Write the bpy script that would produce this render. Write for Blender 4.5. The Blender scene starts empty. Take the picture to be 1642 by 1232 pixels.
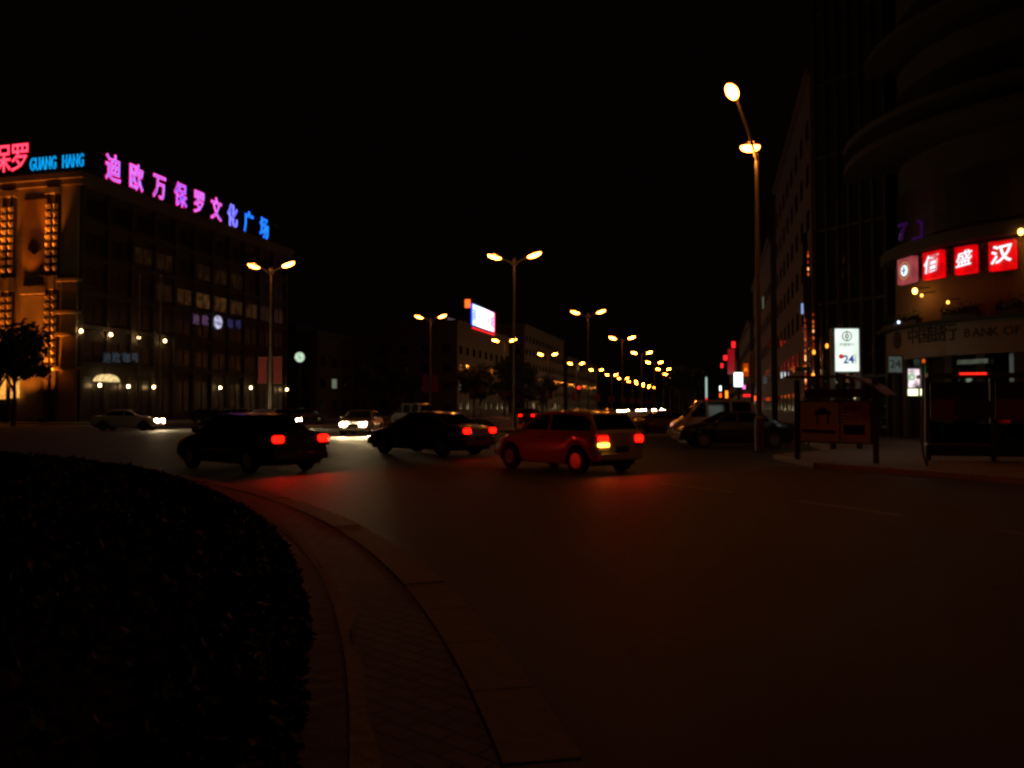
import bpy, bmesh, math, random
from mathutils import Vector, Matrix
random.seed(7)
S = bpy.context.scene
COL = S.collection
R_ = math.radians
# ------------------------------------------------------------------ camera
YAW = R_(14.1); PIT = math.atan(38/1290); CH = 1.55; FPX = 1290.0
cam = bpy.data.cameras.new('camera'); co = bpy.data.objects.new('camera', cam); COL.objects.link(co)
cam.sensor_width = 36; cam.lens = 36*FPX/1642; cam.clip_end = 3000; cam.clip_start = 0.05
co.location = (0, 0, CH); co.rotation_euler = (R_(90)+PIT, 0, YAW)
S.camera = co
# ------------------------------------------------------------------ night sky, faint moonlight, exposure
w = bpy.data.worlds.new("World"); S.world = w; w.use_nodes = True
wn = w.node_tree.nodes; wl = w.node_tree.links
bg = wn['Background']; bg.inputs[0].default_value = (1.0, 0.42, 0.30, 1); bg.inputs[1].default_value = 0.0011
sun = bpy.data.lights.new('moon', 'SUN'); sun.energy = 0.003; sun.angle = R_(0.5); sun.color = (1, .85, .7)
so = bpy.data.objects.new('moon', sun); COL.objects.link(so); so.rotation_euler = (R_(50), 0, R_(40))
S.view_settings.view_transform = 'Standard'; S.view_settings.look = 'None'
S.view_settings.exposure = 0; S.view_settings.gamma = 1
S.render.resolution_x = 1024; S.render.resolution_y = 768
S.render.engine = 'CYCLES'
S.cycles.filter_width = 2.7

SODIUM = (1.0, 0.27, 0.03)
# ------------------------------------------------------------------ measuring helpers (pixel of the survey photo -> metres)
Fv = Vector((-math.sin(YAW)*math.cos(PIT), math.cos(YAW)*math.cos(PIT), math.sin(PIT)))
Rv = Vector((math.cos(YAW), math.sin(YAW), 0)); Uv = Rv.cross(Fv); Fh = Vector((-math.sin(YAW), math.cos(YAW), 0))
def ray(px, py): return Fv + Rv*((px-821)/FPX) + Uv*((616-py)/FPX)
def at(px, py, d):
    r = ray(px, py); return Vector((0, 0, CH)) + r*(d/r.dot(Fh))
def gnd(px, py, z=0):
    r = ray(px, py); return Vector((0, 0, CH)) + r*((z-CH)/r.z)
def onX(px, py, X):
    r = ray(px, py); return Vector((0, 0, CH)) + r*(X/r.x)
def onY(px, py, Y):
    r = ray(px, py); return Vector((0, 0, CH)) + r*(Y/r.y)
RC = Vector((-24, -7.5, 0))             # centre of the roundabout
def onArc(px, py, rad):
    r = ray(px, py); a = r.x*r.x+r.y*r.y; b = -2*(r.x*RC.x+r.y*RC.y); c = RC.x**2+RC.y**2-rad*rad
    t = (-b+math.sqrt(b*b-4*a*c))/(2*a); p = Vector((0, 0, CH))+r*t
    return math.atan2(p.y-RC.y, p.x-RC.x), p.z
def pol(a, r, z=0): return Vector((RC.x+r*math.cos(a), RC.y+r*math.sin(a), z))
def frame(origin, dx):                   # x along dx, y up, z the outward normal dx x Z
    dx = Vector(dx).normalized(); up = Vector((0, 0, 1)); n = dx.cross(up)
    m = Matrix((dx, up, n)).transposed().to_4x4(); m.translation = origin
    return m
# ------------------------------------------------------------------ materials
def nodes(m): return m.node_tree.nodes, m.node_tree.links
MC = {}
def mat(name, col, rough=.7, metal=0, var=.25, scale=6, bump=.0, coat=0, spec=.5):
    if name in MC: return MC[name]
    m = bpy.data.materials.new(name); m.use_nodes = True; n, l = nodes(m); b = n['Principled BSDF']
    b.inputs['Roughness'].default_value = rough; b.inputs['Metallic'].default_value = metal
    b.inputs['Coat Weight'].default_value = coat; b.inputs['Specular IOR Level'].default_value = spec
    tc = n.new('ShaderNodeTexCoord'); nz = n.new('ShaderNodeTexNoise'); nz.inputs['Scale'].default_value = scale; nz.inputs['Detail'].default_value = 6
    l.new(tc.outputs['Object'], nz.inputs['Vector'])
    mx = n.new('ShaderNodeMix'); mx.data_type = 'RGBA'
    mx.inputs['A'].default_value = (*[c*(1-var) for c in col], 1); mx.inputs['B'].default_value = (*[min(1, c*(1+var)) for c in col], 1)
    l.new(nz.outputs['Fac'], mx.inputs['Factor']); l.new(mx.outputs['Result'], b.inputs['Base Color'])
    if bump:
        bp = n.new('ShaderNodeBump'); bp.inputs['Strength'].default_value = bump; bp.inputs['Distance'].default_value = .02
        l.new(nz.outputs['Fac'], bp.inputs['Height']); l.new(bp.outputs['Normal'], b.inputs['Normal'])
    MC[name] = m; return m
def emit(name, col, s, base=(.02, .02, .02), vary=0, scale=3):
    if name in MC: return MC[name]
    m = bpy.data.materials.new(name); m.use_nodes = True; n, l = nodes(m); b = n['Principled BSDF']
    b.inputs['Base Color'].default_value = (*base, 1); b.inputs['Emission Color'].default_value = (*col, 1)
    b.inputs['Emission Strength'].default_value = s; b.inputs['Roughness'].default_value = .3
    if vary:
        tc = n.new('ShaderNodeTexCoord'); nz = n.new('ShaderNodeTexNoise'); nz.inputs['Scale'].default_value = scale
        l.new(tc.outputs['Object'], nz.inputs['Vector'])
        mr = n.new('ShaderNodeMapRange'); mr.inputs['From Min'].default_value = .3; mr.inputs['From Max'].default_value = .7
        mr.inputs['To Min'].default_value = s*(1-vary); mr.inputs['To Max'].default_value = s*(1+vary)
        l.new(nz.outputs['Fac'], mr.inputs['Value']); l.new(mr.outputs['Result'], b.inputs['Emission Strength'])
    MC[name] = m; return m
def asphalt():
    m = bpy.data.materials.new('asphalt'); m.use_nodes = True; n, l = nodes(m); b = n['Principled BSDF']
    tc = n.new('ShaderNodeTexCoord')
    n1 = n.new('ShaderNodeTexNoise'); n1.inputs['Scale'].default_value = .35; n1.inputs['Detail'].default_value = 5
    n2 = n.new('ShaderNodeTexNoise'); n2.inputs['Scale'].default_value = 90; n2.inputs['Detail'].default_value = 3
    for q in (n1, n2): l.new(tc.outputs['Object'], q.inputs['Vector'])
    r = n.new('ShaderNodeValToRGB'); r.color_ramp.elements[0].color = (.026, .025, .024, 1); r.color_ramp.elements[1].color = (.048, .046, .044, 1)
    r.color_ramp.elements[0].position = .35; r.color_ramp.elements[1].position = .68
    l.new(n1.outputs['Fac'], r.inputs['Fac'])
    mx = n.new('ShaderNodeMix'); mx.data_type = 'RGBA'; mx.blend_type = 'OVERLAY'; mx.inputs['Factor'].default_value = .5
    l.new(r.outputs['Color'], mx.inputs['A']); l.new(n2.outputs['Color'], mx.inputs['B']); l.new(mx.outputs['Result'], b.inputs['Base Color'])
    vo = n.new('ShaderNodeTexVoronoi'); vo.feature = 'DISTANCE_TO_EDGE'; vo.inputs['Scale'].default_value = .32
    n3 = n.new('ShaderNodeTexNoise'); n3.inputs['Scale'].default_value = 1.3; n3.inputs['Detail'].default_value = 6
    va = n.new('ShaderNodeVectorMath'); va.operation = 'ADD'; l.new(tc.outputs['Object'], n3.inputs['Vector']); l.new(tc.outputs['Object'], va.inputs[0]); l.new(n3.outputs['Color'], va.inputs[1]); l.new(va.outputs[0], vo.inputs['Vector'])
    cr = n.new('ShaderNodeMapRange'); cr.inputs['From Max'].default_value = .006; cr.inputs['To Min'].default_value = .45; l.new(vo.outputs['Distance'], cr.inputs['Value'])
    mc = n.new('ShaderNodeMix'); mc.data_type = 'RGBA'; mc.blend_type = 'MULTIPLY'; mc.inputs['Factor'].default_value = 1
    l.new(mx.outputs['Result'], mc.inputs['A']); l.new(cr.outputs['Result'], mc.inputs['B']); l.new(mc.outputs['Result'], b.inputs['Base Color'])
    rr = n.new('ShaderNodeMapRange'); rr.inputs['To Min'].default_value = .6; rr.inputs['To Max'].default_value = .8
    l.new(n1.outputs['Fac'], rr.inputs['Value']); l.new(rr.outputs['Result'], b.inputs['Roughness'])
    bp = n.new('ShaderNodeBump'); bp.inputs['Strength'].default_value = .5; bp.inputs['Distance'].default_value = .006
    l.new(n2.outputs['Fac'], bp.inputs['Height']); l.new(bp.outputs['Normal'], b.inputs['Normal'])
    return m
def paver(name, c1, c2, sx, sy, mort=.02):
    m = bpy.data.materials.new(name); m.use_nodes = True; n, l = nodes(m); b = n['Principled BSDF']
    tc = n.new('ShaderNodeTexCoord'); br = n.new('ShaderNodeTexBrick')
    br.inputs['Color1'].default_value = (*c1, 1); br.inputs['Color2'].default_value = (*c2, 1); br.inputs['Mortar'].default_value = (.03, .028, .025, 1)
    br.inputs['Scale'].default_value = 1; br.inputs['Brick Width'].default_value = sx; br.inputs['Row Height'].default_value = sy; br.inputs['Mortar Size'].default_value = mort*.5
    mp = n.new('ShaderNodeMapping'); mp.inputs['Rotation'].default_value = (0, 0, R_(27))
    nz = n.new('ShaderNodeTexNoise'); nz.inputs['Scale'].default_value = 14; nz.inputs['Detail'].default_value = 5
    l.new(tc.outputs['Object'], mp.inputs['Vector']); l.new(mp.outputs['Vector'], br.inputs['Vector']); l.new(tc.outputs['Object'], nz.inputs['Vector'])
    mx = n.new('ShaderNodeMix'); mx.data_type = 'RGBA'; mx.blend_type = 'OVERLAY'; mx.inputs['Factor'].default_value = .6
    l.new(br.outputs['Color'], mx.inputs['A']); l.new(nz.outputs['Color'], mx.inputs['B']); l.new(mx.outputs['Result'], b.inputs['Base Color'])
    b.inputs['Roughness'].default_value = .75
    bp = n.new('ShaderNodeBump'); bp.inputs['Strength'].default_value = .6; bp.inputs['Distance'].default_value = .008; bp.invert = True
    l.new(br.outputs['Fac'], bp.inputs['Height']); l.new(bp.outputs['Normal'], b.inputs['Normal'])
    return m
M = dict(
    asphalt=asphalt(),
    paving=paver('island_paving', (.20, .17, .14), (.14, .12, .10), .22, .11),
    walk=paver('sidewalk_paving', (.22, .19, .16), (.17, .15, .13), .3, .3),
    kerb=mat('kerb_stone', (.28, .235, .20), .8, var=.3, scale=9, bump=.4),
    soil=mat('sandy_soil', (.42, .34, .22), .95, var=.4, scale=12, bump=.8),
    edging=mat('edging_stone', (.17, .14, .12), .85, var=.3, scale=8, bump=.5),
    earth=mat('earth', (.035, .03, .02), .95, var=.4, scale=5, bump=.8),
    leaf=mat('ground_leaf', (.014, .026, .009), .7, var=.5, scale=3),
    bark=mat('bark', (.07, .05, .035), .9, var=.4, scale=8, bump=.8),
    crown=mat('crown_leaf', (.028, .045, .015), .6, var=.4, scale=1.5),
    pole=mat('pole_paint', (.13, .11, .10), .45, metal=.3, var=.15, scale=5),
    darkmetal=mat('dark_metal', (.06, .055, .05), .5, metal=.6),
    steel=mat('steel', (.35, .34, .33), .3, metal=.9),
    cream=mat('cream_render', (.30, .24, .16), .8, var=.15, scale=2, bump=.2),
    stone=mat('building_stone', (.06, .05, .04), .8, var=.2, scale=1.2, bump=.2),
    brown=mat('brown_facade', (.06, .04, .03), .8, var=.2, scale=1.5),
    grey=mat('grey_facade', (.026, .023, .02), .8, var=.2, scale=1.5),
    winglass=mat('window_glass', (.012, .013, .015), .4, var=.2, spec=.4),
    glass=mat('dark_glass', (.012, .013, .015), .08, var=.1, spec=.8),
    carglass=mat('car_glass', (.008, .008, .009), .05, var=.1, spec=.7),
    rubber=mat('rubber', (.015, .015, .015), .85),
    trim=mat('black_trim', (.012, .012, .012), .5),
    rim=mat('alloy', (.4, .4, .4), .3, metal=.9),
    plate=mat('number_plate_blue', (.03, .06, .25), .5),
    white=mat('white_line', (.62, .6, .55), .7, var=.3, scale=12),
    ink=mat('dark_lettering', (.02, .012, .01), .7),
    band=mat('fascia_panel', (.24, .17, .13), .55, var=.08, scale=.7),
    curtain=mat('ribbed_curtain', (.30, .2, .1), .9, var=.2),
    redpanel=mat('red_advert', (.16, .012, .012), .4, var=.3, scale=1.5),
    poster=mat('poster_paper', (.62, .45, .28), .8, var=.35, scale=3),
    banner=mat('red_banner', (.22, .02, .02), .8),
    bowl=emit('lamp_bowl', (1.0, .27, .036), 34),
    bowl_far=emit('lamp_bowl_far', (1.0, .24, .022), 110),
    headon=emit('headlamp_on', (1.0, .74, .38), 900),
    headoff=mat('headlamp_glass', (.25, .25, .25), .15, spec=.8),
    tailon=emit('tail_lamp_on', (1.0, .003, .001), 9, base=(.3, .01, .01)),
    tailoff=mat('tail_lamp_glass', (.18, .01, .008), .25),
    ambon=emit('amber_lamp_on', (1.0, .36, .03), 14, base=(.4, .15, .01)),
    amboff=mat('amber_lamp_glass', (.3, .12, .02), .25),
)
# ------------------------------------------------------------------ mesh helpers
class MB:
    def __init__(s): s.v = []; s.f = []; s.m = Matrix()
    def add(s, vs, fs):
        k = len(s.v); s.v += [s.m @ Vector(p) for p in vs]; s.f += [tuple(i+k for i in f) for f in fs]; return s
    def box(s, x0, x1, y0, y1, z0, z1):
        return s.add([(x0,y0,z0),(x1,y0,z0),(x1,y1,z0),(x0,y1,z0),(x0,y0,z1),(x1,y0,z1),(x1,y1,z1),(x0,y1,z1)],
                     [(0,3,2,1),(4,5,6,7),(0,1,5,4),(1,2,6,5),(2,3,7,6),(3,0,4,7)])
    def tube(s, pts, rads, n=8, cap=True):
        pts = [Vector(p) for p in pts]; k = len(pts)
        if not hasattr(rads, '__len__'): rads = [rads]*k
        vs = []; fs = []
        for i, p in enumerate(pts):
            t = (pts[min(i+1, k-1)]-pts[max(i-1, 0)]).normalized()
            a = t.cross(Vector((0, 0, 1)) if abs(t.z) < .9 else Vector((1, 0, 0))).normalized(); b = t.cross(a)
            for j in range(n):
                q = 2*math.pi*j/n; vs.append(p+(a*math.cos(q)+b*math.sin(q))*rads[i])
        for i in range(k-1):
            for j in range(n):
                fs.append((i*n+j, i*n+(j+1) % n, (i+1)*n+(j+1) % n, (i+1)*n+j))
        if cap: fs += [tuple(range(n)), tuple(range((k-1)*n, k*n))[::-1]]
        return s.add(vs, fs)
    def ell(s, c, r, nu=12, nv=8):
        vs = []; fs = []
        for i in range(nv+1):
            th = math.pi*i/nv
            for j in range(nu):
                ph = 2*math.pi*j/nu
                vs.append((c[0]+r[0]*math.sin(th)*math.cos(ph), c[1]+r[1]*math.sin(th)*math.sin(ph), c[2]+r[2]*math.cos(th)))
        for i in range(nv):
            for j in range(nu): fs.append((i*nu+j, (i+1)*nu+j, (i+1)*nu+(j+1) % nu, i*nu+(j+1) % nu))
        return s.add(vs, fs)
    def prism(s, poly, d0, d1):          # polygon in local xy, thickness along local z
        k = len(poly); vs = [(x, y, d0) for x, y in poly]+[(x, y, d1) for x, y in poly]
        return s.add(vs, [tuple(range(k))[::-1], tuple(range(k, 2*k))]+[(i, (i+1) % k, k+(i+1) % k, k+i) for i in range(k)])
    def arc(s, r0, r1, a0, a1, z0, z1, n=24, c=RC):
        vs = []; fs = []
        for i in range(n+1):
            a = a0+(a1-a0)*i/n
            for (r, z) in ((r0, z0), (r1, z0), (r1, z1), (r0, z1)): vs.append((c.x+r*math.cos(a), c.y+r*math.sin(a), z))
        for i in range(n):
            for j in range(4): fs.append((i*4+j, i*4+(j+1) % 4, (i+1)*4+(j+1) % 4, (i+1)*4+j))
        fs += [(0, 1, 2, 3), (n*4+3, n*4+2, n*4+1, n*4)]
        return s.add(vs, fs)
    def build(s, name, m, parent=None, smooth=False, bevel=0):
        me = bpy.data.meshes.new(name); me.from_pydata([tuple(v) for v in s.v], [], s.f); me.update()
        bm = bmesh.new(); bm.from_mesh(me)
        bmesh.ops.remove_doubles(bm, verts=bm.verts, dist=1e-5); bmesh.ops.recalc_face_normals(bm, faces=bm.faces)
        if bevel:
            bmesh.ops.bevel(bm, geom=bm.edges[:], offset=bevel, segments=1, affect='EDGES', clamp_overlap=True)
        bm.to_mesh(me); bm.free()
        if smooth:
            for p in me.polygons: p.use_smooth = True
        return link(name, me, m, parent)
def link(name, me, m, parent=None):
    if m is not None:
        me.materials.clear(); me.materials.append(m)
    o = bpy.data.objects.new(name, me); COL.objects.link(o); o.parent = parent
    return o
def box(name, m, parent, *b, **k): return MB().box(*b).build(name, m, parent, **k)
def tag(o, label, cat, group=None):
    o['label'] = label; o['category'] = cat
    if group: o['group'] = group
    return o
def thing(name, label, cat, loc=(0, 0, 0), rz=0, group=None):
    o = bpy.data.objects.new(name, None); COL.objects.link(o); o.location = loc; o.rotation_euler = (0, 0, rz); o.empty_display_size = .2
    return tag(o, label, cat, group)
def struct(o): o['kind'] = 'structure'; return o
def copy_tree(o, parent=None):
    c = o.copy(); COL.objects.link(c); c.parent = parent
    for ch in list(o.children): copy_tree(ch, c)
    return c
def light(parent, loc, e, col=SODIUM, size=.12, kind='POINT', rot=None, spot=None, blend=.5):
    L = bpy.data.lights.new('lamp_light', kind); L.energy = e; L.color = col
    if kind != 'SUN': L.shadow_soft_size = size
    if spot: L.spot_size = R_(spot); L.spot_blend = blend
    o = bpy.data.objects.new('lamp_light', L); COL.objects.link(o); o.parent = parent; o.location = loc
    if rot: o.rotation_euler = rot
    return o
def text(name, s, m, parent, mtx, size, sx=1, fill=True, ext=.02, bev=0, off=0, align='CENTER'):
    cu = bpy.data.curves.new('t', 'FONT'); cu.body = s; cu.size = size; cu.align_x = align; cu.align_y = 'CENTER'
    cu.extrude = ext if fill else 0; cu.bevel_depth = bev; cu.bevel_resolution = 0; cu.resolution_u = 2; cu.offset = off
    if not fill: cu.fill_mode = 'NONE'
    t = bpy.data.objects.new('t', cu); COL.objects.link(t)
    dg = bpy.context.evaluated_depsgraph_get(); me = bpy.data.meshes.new_from_object(t.evaluated_get(dg))
    bpy.data.objects.remove(t); bpy.data.curves.remove(cu)
    me.transform(Matrix.Diagonal((sx, 1, 1, 1))); me.transform(mtx)
    me.name = name
    return link(name, me, m, parent)
def stroke(poly, wd, d0=.0, d1=.03, mb=None, m=None):      # a painted or cut-out stroke as a thin solid ribbon
    mb = mb or MB()
    if m is not None: mb.m = m
    for (x0, y0), (x1, y1) in zip(poly, poly[1:]):
        dx, dy = x1-x0, y1-y0; L = math.hypot(dx, dy) or 1e-6; nx, ny = -dy/L*wd/2, dx/L*wd/2; ex, ey = dx/L*wd*.3, dy/L*wd*.3
        mb.prism([(x0-nx-ex, y0-ny-ey), (x1-nx+ex, y1-ny+ey), (x1+nx+ex, y1+ny+ey), (x0+nx-ex, y0+ny-ey)], d0, d1)
    return mb
def ring(r0, r1, d0, d1, mb, n=28):
    for i in range(n):
        a, b = 2*math.pi*i/n, 2*math.pi*(i+1)/n
        mb.prism([(r0*math.cos(a), r0*math.sin(a)), (r1*math.cos(a), r1*math.sin(a)), (r1*math.cos(b), r1*math.sin(b)), (r0*math.cos(b), r0*math.sin(b))], d0, d1)
    return mb
def bank_logo(mb, r, d0, d1):
    ring(r*.82, r, d0, d1, mb)
    k = r*.30
    for p in ([(-k, -k*.8), (k, -k*.8)], [(-k, k*.8), (k, k*.8)], [(-k, -k*.8), (-k, k*.8)], [(k, -k*.8), (k, k*.8)], [(0, k*.8), (0, r*.85)], [(0, -k*.8), (0, -r*.85)]):
        stroke(p, r*.17, d0, d1, mb)
    return mb
# ================================================================== SETTING
struct(MB().add([(-420,-210,-.02),(420,-210,-.02),(420,910,-.02),(-420,910,-.02)], [(0,1,2,3)]).build('ground', M['earth']))
road = MB().add([(-400,-200,0),(400,-200,0),(400,900,0),(-400,900,0)], [(0,1,2,3)])
struct(road.build('road', M['asphalt']))
# roundabout island: kerb, paving, sandy strip, edging, planted centre
TAU = 2*math.pi
mb = MB()
for i in range(190): mb.arc(25.50, 25.82+.003*(i % 3), TAU*i/190+.0003, TAU*(i+1)/190-.0003, -.01, .13+.002*(i*7 % 4), 2)
struct(mb.build('kerb', M['kerb']))
struct(MB().arc(24.96, 25.494, 0, TAU, -.01, .125, 160).build('pavement', M['paving']))
mb = MB(); n = 260
vs = []; fs = []
for i in range(n):
    a = TAU*i/n; wob = .035*math.sin(a*61)+.03*math.sin(a*143+1)+.02*random.uniform(-1, 1)
    vs += [pol(a, 24.90, .128), pol(a, 24.985+wob*.8, .133)]
for i in range(n): j = (i+1) % n; fs.append((2*i, 2*j, 2*j+1, 2*i+1))
struct(mb.add(vs, fs).build('path', M['soil']))
struct(MB().arc(24.3, 24.957, 0, TAU, -.01, .12, 160).build('island_edging', M['edging']))
vs = [(RC.x, RC.y, .12)]+[tuple(pol(TAU*i/120, 24.42, .124)) for i in range(120)]
struct(MB().add(vs, [(0, i+1, (i+1) % 120+1) for i in range(120)]).build('flower_bed_soil', M['earth']))
# leafy ground cover on the island (countless leaves)
mb = MB(); vs = []; fs = []
rnd = random.Random(3)
while len(fs) < 80000:
    a = rnd.uniform(R_(8), R_(120)); rr = 24.62-abs(rnd.gauss(0, 1.0))*4.2
    if rnd.random() < .35: rr = 24.7-rnd.random()*.5
    p = pol(a, rr)
    if p.length > 30 or (p-Vector((0, 0, 0))).length < .9: continue
    edge = min(1, (24.75-rr)/.5); z = .13+rnd.random()*(.10+.26*edge)
    s = rnd.uniform(.012, .028)*(1+p.length/8)
    d = Vector((rnd.uniform(-1, 1), rnd.uniform(-1, 1), rnd.uniform(-.3, .9))).normalized()
    e = d.cross(Vector((rnd.uniform(-1, 1), rnd.uniform(-1, 1), rnd.uniform(-1, 1)))).normalized()
    c = Vector((p.x, p.y, z)); k = len(vs)
    vs += [c-d*s*1.3, c+e*s*.6, c+d*s*1.3, c-e*s*.6]; fs.append((k, k+1, k+2, k+3))
me = bpy.data.meshes.new('ground_cover'); me.from_pydata([tuple(v) for v in vs], [], fs)
o = link('ground_cover', me, M['leaf']); o['kind'] = 'stuff'; tag(o, 'low dark leafy ground cover filling the roundabout island', 'ground cover')
# pavement of the right-hand corner, with kerb
def slab(name, pts, z, m, kw=.22, kerb=True):
    k = len(pts); vs = [(x, y, -.01) for x, y in pts]+[(x, y, z) for x, y in pts]
    o = struct(MB().add(vs, [tuple(range(k, 2*k))]+[(i, (i+1) % k, k+(i+1) % k, k+i) for i in range(k)]).build(name, m)); return o
arcp = [pol(R_(a), 39.85).to_2d() for a in range(10, 53, 2)]
arcp = [(p.x, p.y) for p in arcp]
corner = [(1.9, 25.6), (3.6, 28.4), (4.0, 31), (4.0, 60), (4.0, 420)]
walk = arcp[:-2]+corner
slab('sidewalk', [(9+30*1.0, -20), (arcp[0][0], arcp[0][1])]+walk+[(120, 420), (120, -20)], .12, M['walk'])
kb = MB(); line = [Vector((*p, 0)) for p in walk]
for p, q in zip(line, line[1:]):
    t = (q-p); nrm = Vector((-t.y, t.x, 0)).normalized()
    kb.add([p, q, q+nrm*.0-nrm*-.001, p, p+Vector((0,0,.13)), q+Vector((0,0,.13)), q+nrm*.2+Vector((0,0,.13)), p+nrm*.2+Vector((0,0,.13)), p+nrm*.2, q+nrm*.2],
           [(4, 5, 6, 7), (8, 9, 6, 7), (0, 1, 5, 4)])
struct(kb.build('kerb', M['kerb']))
# left and far pavements
slab('sidewalk', [(-400, 62), (-47, 62), (-46, 66), (-46, 420), (-400, 420)], .12, M['walk'])
for X, w_ in ((-31.2, 1.0), (-13.2, 1.0)):
    b_ = MB(); nn = 10; poly = [(X-w_, 420), (X-w_, 50)]+[(X-w_*math.cos(math.pi*i/nn), 50-w_*math.sin(math.pi*i/nn)) for i in range(1, nn)]+[(X+w_, 50), (X+w_, 420)]
    struct(b_.prism(poly, 0, .14).build('median_kerb', M['kerb']))
# painted lane lines of the avenue
mb = MB()
for X in (-25.4, -19, -16.2, -28.2, -9.5, -6):
    y = 60
    while y < 330: mb.add([(X-.07, y, .005), (X+.07, y, .005), (X+.07, y+4, .005), (X-.07, y+4, .005)], [(0,1,2,3)]); y += 10
struct(mb.build('lane_marking', M['white']))
mb = MB()                                   # dashed lane ring round the roundabout
for i in range(46):
    a0 = TAU*i/60+.02
    for j in range(3):
        u0 = a0+j*.02; u1 = u0+.02
        mb.add([pol(u0, 33.3, .004), pol(u0, 33.42, .004), pol(u1, 33.42, .004), pol(u1, 33.3, .004)], [(0,1,2,3)])
struct(mb.build('lane_marking', mat('worn_white_line', (.16, .155, .15), .7, var=.5, scale=7)))
# ================================================================== STREET LAMPS
def head_meshes(root, base, direc, L, name='lamp_head', bowlm=None):
    """cobra head: housing with an emitting bowl below it"""
    d = Vector(direc).normalized(); side = Vector((0,0,1)).cross(d).normalized(); up = d.cross(side)
    m = Matrix((d, side, up)).transposed().to_4x4(); m.translation = Vector(base)
    h = MB(); h.m = m; h.ell((L*.5, 0, .05), (L*.56, L*.21, .09), 14, 8); hd = h.build(name, M['pole'], root, smooth=True)
    b = MB(); b.m = m; b.ell((L*.52, 0, -.02), (L*.5, L*.2, .17), 14, 8); b.build('lamp_bowl', bowlm or M['bowl'], hd, smooth=True)
    c = m @ Vector((L*.5, 0, -.42)); return c
def twin_lamp(banners, far):
    r = thing('street_lamp', '', 'street lamp'); H = 12
    pm = MB(); pm.tube([(0,0,0),(0,0,.9),(0,0,.95),(0,0,11.45)], [.16,.16,.1,.055], 10); pm.build('pole', M['pole'], r)
    for s in (-1, 1):
        a = MB(); a.tube([(0,0,11.1),(s*.35,0,11.45),(s*.95,0,11.72)], [.05,.04,.035], 6); a.build('arm', M['pole'], r)
        c = head_meshes(r, (s*.9, 0, 11.7), (s, 0, .30), 1.0, bowlm=M['bowl_far'] if far else M['bowl'])
        light(r, c, TWIN_W)
    k = MB(); k.tube([(0,0,11.3),(0,0,11.55),(0,0,11.75)], [.09,.14,.02], 8); k.build('finial', M['pole'], r)
    if banners:
        for s in (-1, 1):
            bn = MB(); bn.box(min(s*.25, s*.95), max(s*.25, s*.95), -.01, .01, 3.2, 5.1); bn.build('banner', M['banner'], r)
        b2 = MB()
        for z in (3.18, 5.12): b2.tube([(-1, 0, z), (1, 0, z)], .015, 6)
        b2.build('banner_rod', M['pole'], r)
    return r
TWIN_W = 70
rows = []
YS = [53.2+33.3*i for i in range(12)]
ordn = ['nearest', 'second', 'third', 'fourth', 'fifth', 'sixth', 'seventh', 'eighth', 'ninth', 'tenth', 'eleventh', 'twelfth', 'thirteenth']
protoB = twin_lamp(False, False); protoA = twin_lamp(True, False); farB = twin_lamp(False, True); farA = twin_lamp(True, True)
for row, proto, X, where in ((0, protoA, -31.3, 'left-hand'), (1, protoB, -13.2, 'right-hand')):
    for i, y in enumerate(YS):
        if row and i > 9: break
        o = proto if i == 0 else ((farA, farB)[row] if i == 2 else copy_tree(proto if i < 2 else (farA, farB)[row]))
        o.location = (X, y-(.8 if row == 0 and i == 0 else 0), .12)
        tag(o, f'glowing twin-headed sodium lamp, {ordn[i]} of the {where} avenue row', 'street lamp', 'twin-headed street lamps along the avenue')
        if i > 4:
            for ch in list(o.children):
                if ch.type == 'LIGHT': bpy.data.objects.remove(ch)
# the tall lamp at the right kerb with a long arm reaching over the road
P = gnd(1218, 731); P.z = 0
r = thing('street_lamp', 'tall dark lamp post by the parked cars with two blazing heads', 'street lamp', (P.x, P.y, .12))
MB().tube([(0,0,0),(0,0,1.1),(0,0,1.15),(0,0,9.7)], [.15,.15,.10,.06], 12).build('pole', M['pole'], r)
box('base_plate', M['darkmetal'], r, -.2, .2, -.2, .2, 0, .03)
h1 = at(1203, 236, 26.0)-Vector((P.x, P.y, .12)); h2 = at(1175, 153, 23.2)-Vector((P.x, P.y, .12))
MB().tube([(0,0,9.5), (h2.x*.4, h2.y*.4, 10.1), (h2.x*.86, h2.y*.86, h2.z+.05)], [.05,.045,.04], 8).build('arm', M['pole'], r)
MB().tube([(0,0,9.6), (h1.x*.5, h1.y*.5, h1.z+.1), (h1.x, h1.y, h1.z+.1)], [.05,.045,.04], 8).build('arm', M['pole'], r)
d2 = Vector((h2.x, h2.y, 0)).normalized(); c = head_meshes(r, h2-d2*.35+Vector((0,0,.05)), d2+Vector((0,0,.12)), .85); light(r, c, 100)
c = head_meshes(r, h1+Vector((-.32, 0, .04)), Vector((1,-.15,-.1)), .62); light(r, c, 65)
p = pol(R_(33), 41); r = thing('street_lamp', 'tall single-arm sodium lamp on the outer kerb of the roundabout', 'street lamp', (p.x, p.y, .12))
MB().tube([(0,0,0),(0,0,1.1),(0,0,9.6)], [.15,.11,.06], 10).build('pole', M['pole'], r)
dd = Vector((-math.cos(R_(33)), -math.sin(R_(33)), 0)); MB().tube([(0,0,9.4), tuple(dd*.8+Vector((0,0,10.1))), tuple(dd*2+Vector((0,0,10.4)))], [.05,.045,.04], 8).build('arm', M['pole'], r)
c = head_meshes(r, dd*2+Vector((0,0,10.4)), dd, .85); light(r, c, 100)
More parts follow.
